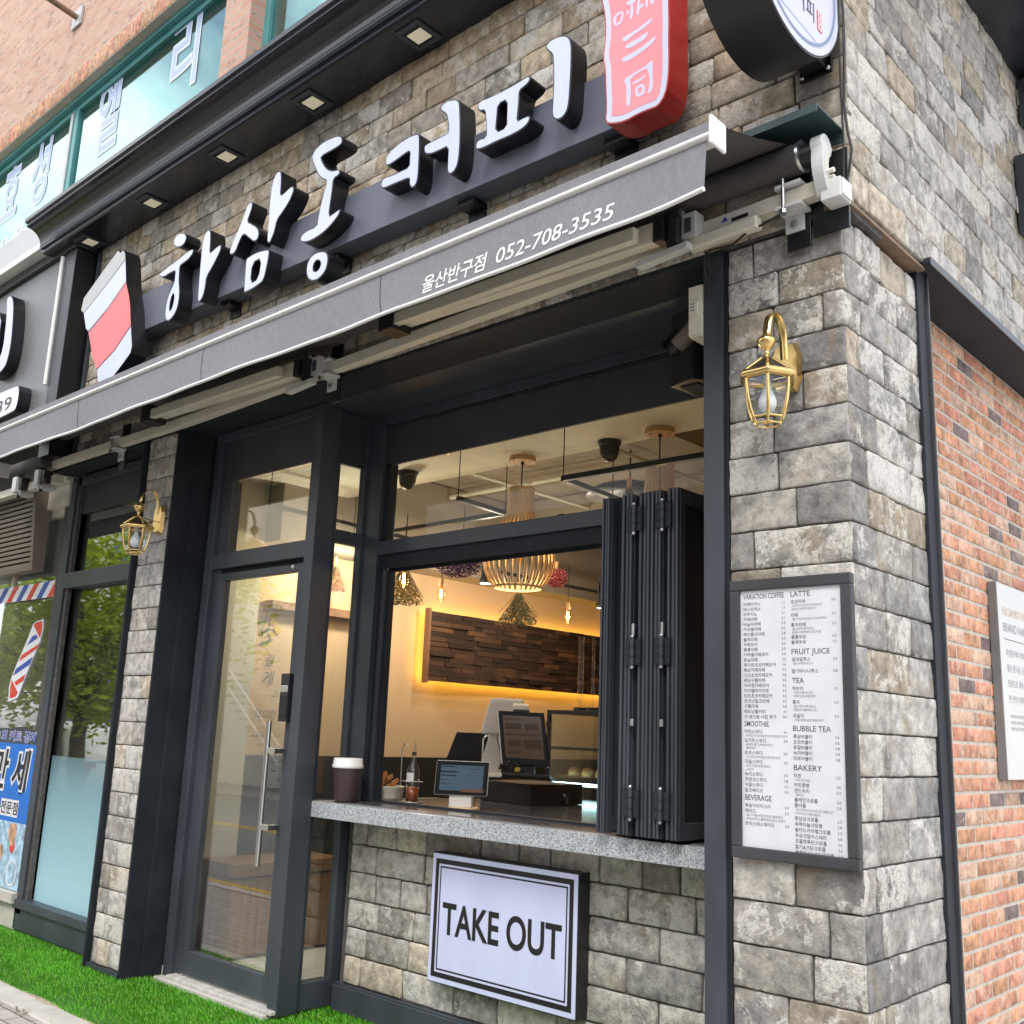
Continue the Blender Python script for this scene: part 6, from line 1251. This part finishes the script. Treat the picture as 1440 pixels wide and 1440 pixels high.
slab(lx0, lx1, 2.78, 2.82); slab(lx0, lx1, 3.49, 3.53); slab(lx1-.05, lx1, 2.82, 3.49); slab(lx0, lx0+.05, 2.82, 3.49)
m.box(lx0+.05, lx1-.05, .10, .115, 2.82, 3.49, 'frame_dark'); m.build('unit_case', lo, .003)
m = MB()
for i in range(16): z = 2.835+i*.0425; m.beam((lx0+.05,tilt(z)+.012,z), (lx1-.05,tilt(z)+.012,z), .012, .028, 'louvre')
m.build('slats', lo)
na = thing('neighbour_awning', 'folded beige awning frame of the barber shop ending beside the louvre unit', 'awning', (-8,-.3,3.5))
m = MB(); m.box(-14, -6.72, -.50, -.40, 3.44, 3.50, 'white'); m.add([(-14,-.47,3.44),(-6.76,-.47,3.44),(-6.74,-.46,3.26),(-14,-.46,3.26)], [(0,1,2,3),(3,2,1,0)], 'valance'); m.build('front_bar', na, .004)
m = MB(); m.box(-6.72, -6.70, -.52, -.38, 3.41, 3.525, 'white'); m.build('end_cap', na, .006)
m = MB(); m.box(-14,-6.55,-.09,-.02,3.42,3.485,'alu'); m.build('square_bar', na, .003)
m = MB(); m.cyl((-14,-.14,3.60),(-6.62,-.14,3.60),.055,'fabric',18); m.build('roller_tube', na)
for x in (-6.72, -7.15):
    m = MB(); m.box(x-.05,x+.05,-.13,-.015,3.38,3.415,'alu_light'); m.box(x-.04,x+.04,-.17,-.09,3.40,3.53,'alu_light'); m.cyl((x,-.12,3.36),(x,-.12,3.55),.014,'plastic_black',8); m.box(x+.05,x+.10,-.15,-.08,3.42,3.52,'plastic_black'); m.build('arm_joint', na, .004)
m = MB(); m.tube([(-6.60,-.10,3.56),(-6.64,-.14,3.50),(-6.67,-.15,3.44),(-6.66,-.15,3.40),(-6.63,-.14,3.41),(-6.62,-.13,3.45)], .008, 'rust', 6); m.build('crank_hook', na)

bs.location.x -= .28; bs.location.y += .12; bn.location.x -= .28; bn.location.y += .115
# ================================================================== ACROSS THE STREET (seen mirrored in the glass)
def tree(loc, label, seed=1, h=5.2):
    rnd = random.Random(seed); x, y, z = loc; t = thing('street_tree', label, 'tree', loc, 'street trees along the kerb')
    m = MB(); m.tube([(x,y,z),(x+.03,y,z+.7),(x-.02,y+.03,z+1.4),(x+.05,y,z+2.1)], [.13,.105,.09,.075], 'bark', 10); L = MB(); tips = []
    for i in range(9):
        a = i*2.4+rnd.uniform(-.3,.3); r = rnd.uniform(.8,1.6); zz = z+1.55+rnd.random()*.6; tip = Vector((x+r*math.cos(a), y+r*math.sin(a), zz+rnd.uniform(.5,h-2.7))); mid = Vector((x+r*.35*math.cos(a), y+r*.35*math.sin(a), zz+(tip.z-zz)*.55))
        m.tube([(x+.02,y,zz),mid,tip], [.05,.032,.012], 'bark', 6); tips += [tip, mid*.5+tip*.5, mid]
    tips.append(Vector((x,y,z+h-1)))
    for tp_ in tips:
        for c in range(9):
            cc_ = tp_+Vector((rnd.gauss(0,.34), rnd.gauss(0,.34), rnd.gauss(0,.30)))
            for l in range(44):
                p = cc_+Vector((rnd.gauss(0,.17), rnd.gauss(0,.17), rnd.gauss(0,.14))); w_ = rnd.uniform(.035,.07); d1 = Vector((rnd.uniform(-1,1),rnd.uniform(-1,1),rnd.uniform(-.6,.4))).normalized()*w_; d2 = d1.orthogonal().normalized()*w_*.55; k = rnd.uniform(.6,1.35)
                L.add([p-d1,p+d2,p+d1,p-d2], [(0,1,2,3)], 'treeleaf', (.40*k,.52*k,.06*k,1))
    m.build('trunk', t); L.build('crown', t, attr=True); return t
tr = tree((-10.9,-2.0,-.05), 'bushy bright green street tree by the kerb nearest the barber shop')
dup(tr, (-14.6,-2.0,-.05), 'bright green street tree second along the kerb past the barber shop', 1.9)
dup(tr, (-19.0,-2.0,-.05), 'bright green street tree third along the kerb past the barber shop', 4.1)
car = thing('parked_car', 'white hatchback car parked across the street', 'car', (-15.3,-3.95,-.12)); cx_, cy_, gz = -15.3, -3.95, -.12
st = [(-2.1,.45,.62,.62),(-2.0,.30,.78,.82),(-1.2,.24,.86,.98),(-.7,.22,.88,1.02),(.6,.22,.88,1.03),(1.5,.24,.87,1.04),(2.0,.32,.80,1.0),(2.1,.45,.66,.85)]
m = MB(); vs = []
for (sx, zb, hw, zt) in st:
    for (yy, zz) in ((-hw*.85,zb),(-hw,zb+.15),(-hw,zt-.15),(-hw*.93,zt),(hw*.93,zt),(hw,zt-.15),(hw,zb+.15),(hw*.85,zb)): vs.append((cx_+sx, cy_+yy, gz+zz))
fs = [(i*8+k, (i+1)*8+k, (i+1)*8+(k+1)%8, i*8+(k+1)%8) for i in range(len(st)-1) for k in range(8)]+[tuple(range(8)), tuple(range(len(vs)-8,len(vs)))[::-1]]
m.add(vs, fs, 'carwhite', smooth=True)
roof = [(-1.0,.99,.80,.99),(-.35,.99,.72,1.44),(.3,1.0,.70,1.50),(1.2,1.0,.70,1.47),(1.75,1.0,.72,1.36),(2.02,1.0,.76,1.02)]; vs = []
for (sx, zb, hw, zt) in roof:
    for (yy, zz) in ((-.84,zb),(-hw,max(zb,zt-.08)),(-hw*.8,zt),(hw*.8,zt),(hw,max(zb,zt-.08)),(.84,zb)): vs.append((cx_+sx, cy_+yy, gz+zz))
m.add(vs, [(i*6+k,(i+1)*6+k,(i+1)*6+k+1,i*6+k+1) for i in range(len(roof)-1) for k in range(5)]+[tuple(range(len(vs)-6,len(vs)))[::-1]], 'carwhite', smooth=True)
bd = m.build('car_body', car)
for s in (-1, 1):
    m = MB(); yy = lambda q: cy_+s*q
    for a in ([(-.75,1.04,.83),(-.28,1.38,.745),(.42,1.42,.735),(.42,1.04,.845)], [(.50,1.04,.845),(.50,1.42,.735),(1.15,1.40,.735),(1.55,1.06,.84)]):
        m.add([(cx_+p[0], yy(p[2]+.006), gz+p[1]) for p in a], [(0,1,2,3),(3,2,1,0)], 'carglass')
    m.build('side_window', car)
    m = MB(); m.box(cx_+1.93, cx_+2.06, yy(.60), yy(.83), gz+.80, gz+.98, 'taillight'); m.build('tail_lamp', car, .02)
    for wx in (-1.3, 1.32):
        m = MB(); m.cyl((cx_+wx, yy(.66), gz+.31), (cx_+wx, yy(.89), gz+.31), .31, 'rubber', 24); wh = m.build('wheel', car)
        m = MB(); m.cyl((cx_+wx, yy(.86), gz+.31), (cx_+wx, yy(.905), gz+.31), .19, 'silver', 18); m.build('rim', wh)
m = MB(); m.add([(cx_-.98,cy_-.70,gz+1.02),(cx_-.98,cy_+.70,gz+1.02),(cx_-.40,cy_+.6,gz+1.42),(cx_-.40,cy_-.6,gz+1.42)], [(0,1,2,3),(3,2,1,0)], 'carglass'); m.build('windscreen', car)
car.scale = (1.1,1.1,1.1)
# buildings opposite
def opp(x0, x1, h, wall, label, shopm, seed):
    rnd = random.Random(seed); t = thing('opposite_building', label, 'building', ((x0+x1)/2,-12.6,0)); m = MB(); m.box(x0, x1, -19, -12.6, -.1, h, wall); m.box(x0-.1, x1+.1, -19, -12.5, h, h+.25, 'concrete'); m.build('wall', t)
    z = 3.4
    while z < h-1.4:
        x = x0+.8
        while x < x1-1.6: m = MB(); m.box(x, x+1.4, -12.63, -12.55, z, z+1.3, 'winglass'); m.box(x-.05,x+1.45,-12.6,-12.53,z-.08,z-.0005,'white'); m.build('window', t); x += 2.6
        z += 2.9
    m = MB(); m.box(x0+.2, x1-.2, -12.6, -12.35, 2.4, 3.1, shopm); m.build('shop_fascia', t)
    m = MB(); m.box(x0+.4, x1-.4, -12.62, -12.56, .2, 2.3, 'winglass'); m.build('shop_glass', t); return t
opp(-36,-26.4,9.2,'beige','beige rendered three storey building across the street with blue shop fascia','blueshop',1)
opp(-15.6,-7,6.4,'siding','low cream building across the street with red shop fascia','redshop',2)
opp(-6.6,3,9.4,'beige','tall beige building across the street opposite the coffee shop','concrete',3)
opp(3.4,15,6.0,'farbrick','brick building across the street to the right','blueshop',4)
t = thing('siding_house', 'cream sided house across the street with an outside stair', 'building', (-21,-12.8,0))
m = MB(); m.box(-26,-16,-19,-12.9,-.1,6.2,'siding')
for i in range(30): m.box(-26,-16,-12.9,-12.885,i*.2,i*.2+.17,'siding')
m.build('wall', t); m = MB(); m.box(-20.4,-19.4,-12.88,-12.82,.0,2.1,'beige'); m.build('door', t)
m = MB()
for i in range(14): m.box(-24.6+i*.28,-24.3+i*.28,-12.8,-11.7,3.0-i*.21-.06,3.0-i*.21,'concrete')
m.build('stair', t)
m = MB()
for k in (.5,.95): m.cyl((-24.6,-11.7,3.0+k),(-20.7,-11.7,.1+k),.03,'white',8); m.cyl((-26,-11.7,3.0+k),(-24.6,-11.7,3.0+k),.03,'white',8)
for i in range(8): m.cyl((-24.6+i*.55,-11.7,3.0-i*.41),(-24.6+i*.55,-11.7,3.95-i*.41),.02,'white',6)
m.build('railing', t)

# lamps that are lit inside, plus one added fill light near the door
def lamp(loc, e, col=(1,.82,.58), r=.06):
    l = bpy.data.lights.new('lamp_glow', 'POINT'); l.energy = e; l.color = col; l.shadow_soft_size = r
    o = bpy.data.objects.new('lamp_glow', l); COL.objects.link(o); o.location = loc
for p in ((-4.35,2.62,2.76),(-3.54,2.62,2.96),(-3.97,3.71,2.66),(-4.62,1.50,2.80)): lamp(p, 9, (1,.86,.66))
lamp((-4.62,1.50,2.78), 14, (1,.93,.80), .06)  # extra fill light, added to brighten the column and entry
for p in ((-2.85,1.375,2.58),(-1.76,1.365,2.58)): lamp(p, 2.5, (1,.74,.45), .04)
for p in ((-3.725,1.175,2.53),(-4.277,2.05,2.57),(-4.20,3.52,2.555),(-4.75,1.30,2.72)): lamp(p, .9, (1,.65,.3), .03)
# ================================================================== CAMERA, LIGHT, RENDER
Rc = [[0.73787119,0.67385119,0.03834946],[-0.1153977,0.18193555,-0.97651566],[-0.66500336,0.71611733,0.21200588]]
cam = bpy.data.cameras.new('camera'); co = bpy.data.objects.new('camera', cam); COL.objects.link(co)
# columns of the camera matrix in the world: right, up, back
right, down, fwd = (Vector(r) for r in Rc)
m = Matrix((right, -down, -fwd)).transposed().to_4x4(); m.translation = Vector((1.52945988, -3.42295728, 1.6)); co.matrix_world = m
cam.sensor_width = 36.; cam.lens = 36.*1437.8/1440.; cam.clip_start = .05; cam.clip_end = 500
SC.camera = co
w = bpy.data.worlds.new('World'); SC.world = w; w.use_nodes = True; nt = w.node_tree; nt.nodes.clear()
out = N(nt, 'ShaderNodeOutputWorld'); bg = N(nt, 'ShaderNodeBackground'); sky = N(nt, 'ShaderNodeTexSky'); sky.sky_type = 'NISHITA'; sky.sun_disc = False
EL, AZ = R_(52), R_(150)      # azimuth measured clockwise from +Y
sky.sun_elevation = EL; sky.sun_rotation = AZ; sky.air_density = 1.; sky.dust_density = 2.; sky.ozone_density = 1.
# broken bright cloud over the blue
tc = N(nt, 'ShaderNodeTexCoord'); nz = N(nt, 'ShaderNodeTexNoise'); nz.inputs['Scale'].default_value = 2.6; nz.inputs['Detail'].default_value = 9; nz.inputs['Roughness'].default_value = .6; nz.inputs['Distortion'].default_value = .3
mp = N(nt, 'ShaderNodeMapping'); mp.inputs['Scale'].default_value = (1,1,2.2); nt.links.new(tc.outputs['Generated'], mp.inputs[0]); nt.links.new(mp.outputs[0], nz.inputs['Vector'])
f = ramp(nt, nz.outputs['Fac'], .36, .60)
nz2 = N(nt, 'ShaderNodeTexNoise'); nz2.inputs['Scale'].default_value = 6.; nz2.inputs['Detail'].default_value = 7; nt.links.new(mp.outputs[0], nz2.inputs['Vector'])
cl = ramp(nt, nz2.outputs['Fac'], .3, .7, (9.,9.3,9.8,1), (15.,15.,15.,1))
nt.links.new(mixc(nt, f, sky.outputs[0], cl), bg.inputs[0]); bg.inputs[1].default_value = .118
nt.links.new(bg.outputs[0], out.inputs[0])
sun = bpy.data.lights.new('sun', 'SUN'); sun.energy = 1.15; sun.angle = R_(18); sun.color = (1,.95,.88)
so = bpy.data.objects.new('sun', sun); COL.objects.link(so)
d = Vector((math.sin(AZ)*math.cos(EL), math.cos(AZ)*math.cos(EL), math.sin(EL))); so.rotation_euler = d.to_track_quat('Z', 'Y').to_euler()
SC.view_settings.view_transform = 'Standard'; SC.view_settings.look = 'None'; SC.view_settings.gamma = 1; SC.view_settings.exposure = 0.93
SC.render.engine = 'CYCLES'; SC.cycles.use_denoising = True; SC.cycles.max_bounces = 8; SC.cycles.transparent_max_bounces = 16; SC.cycles.glossy_bounces = 4; SC.cycles.diffuse_bounces = 4
SC.cycles.caustics_reflective = False; SC.cycles.caustics_refractive = False; SC.cycles.sample_clamp_indirect = 6.
SC.render.resolution_x = SC.render.resolution_y = 1024
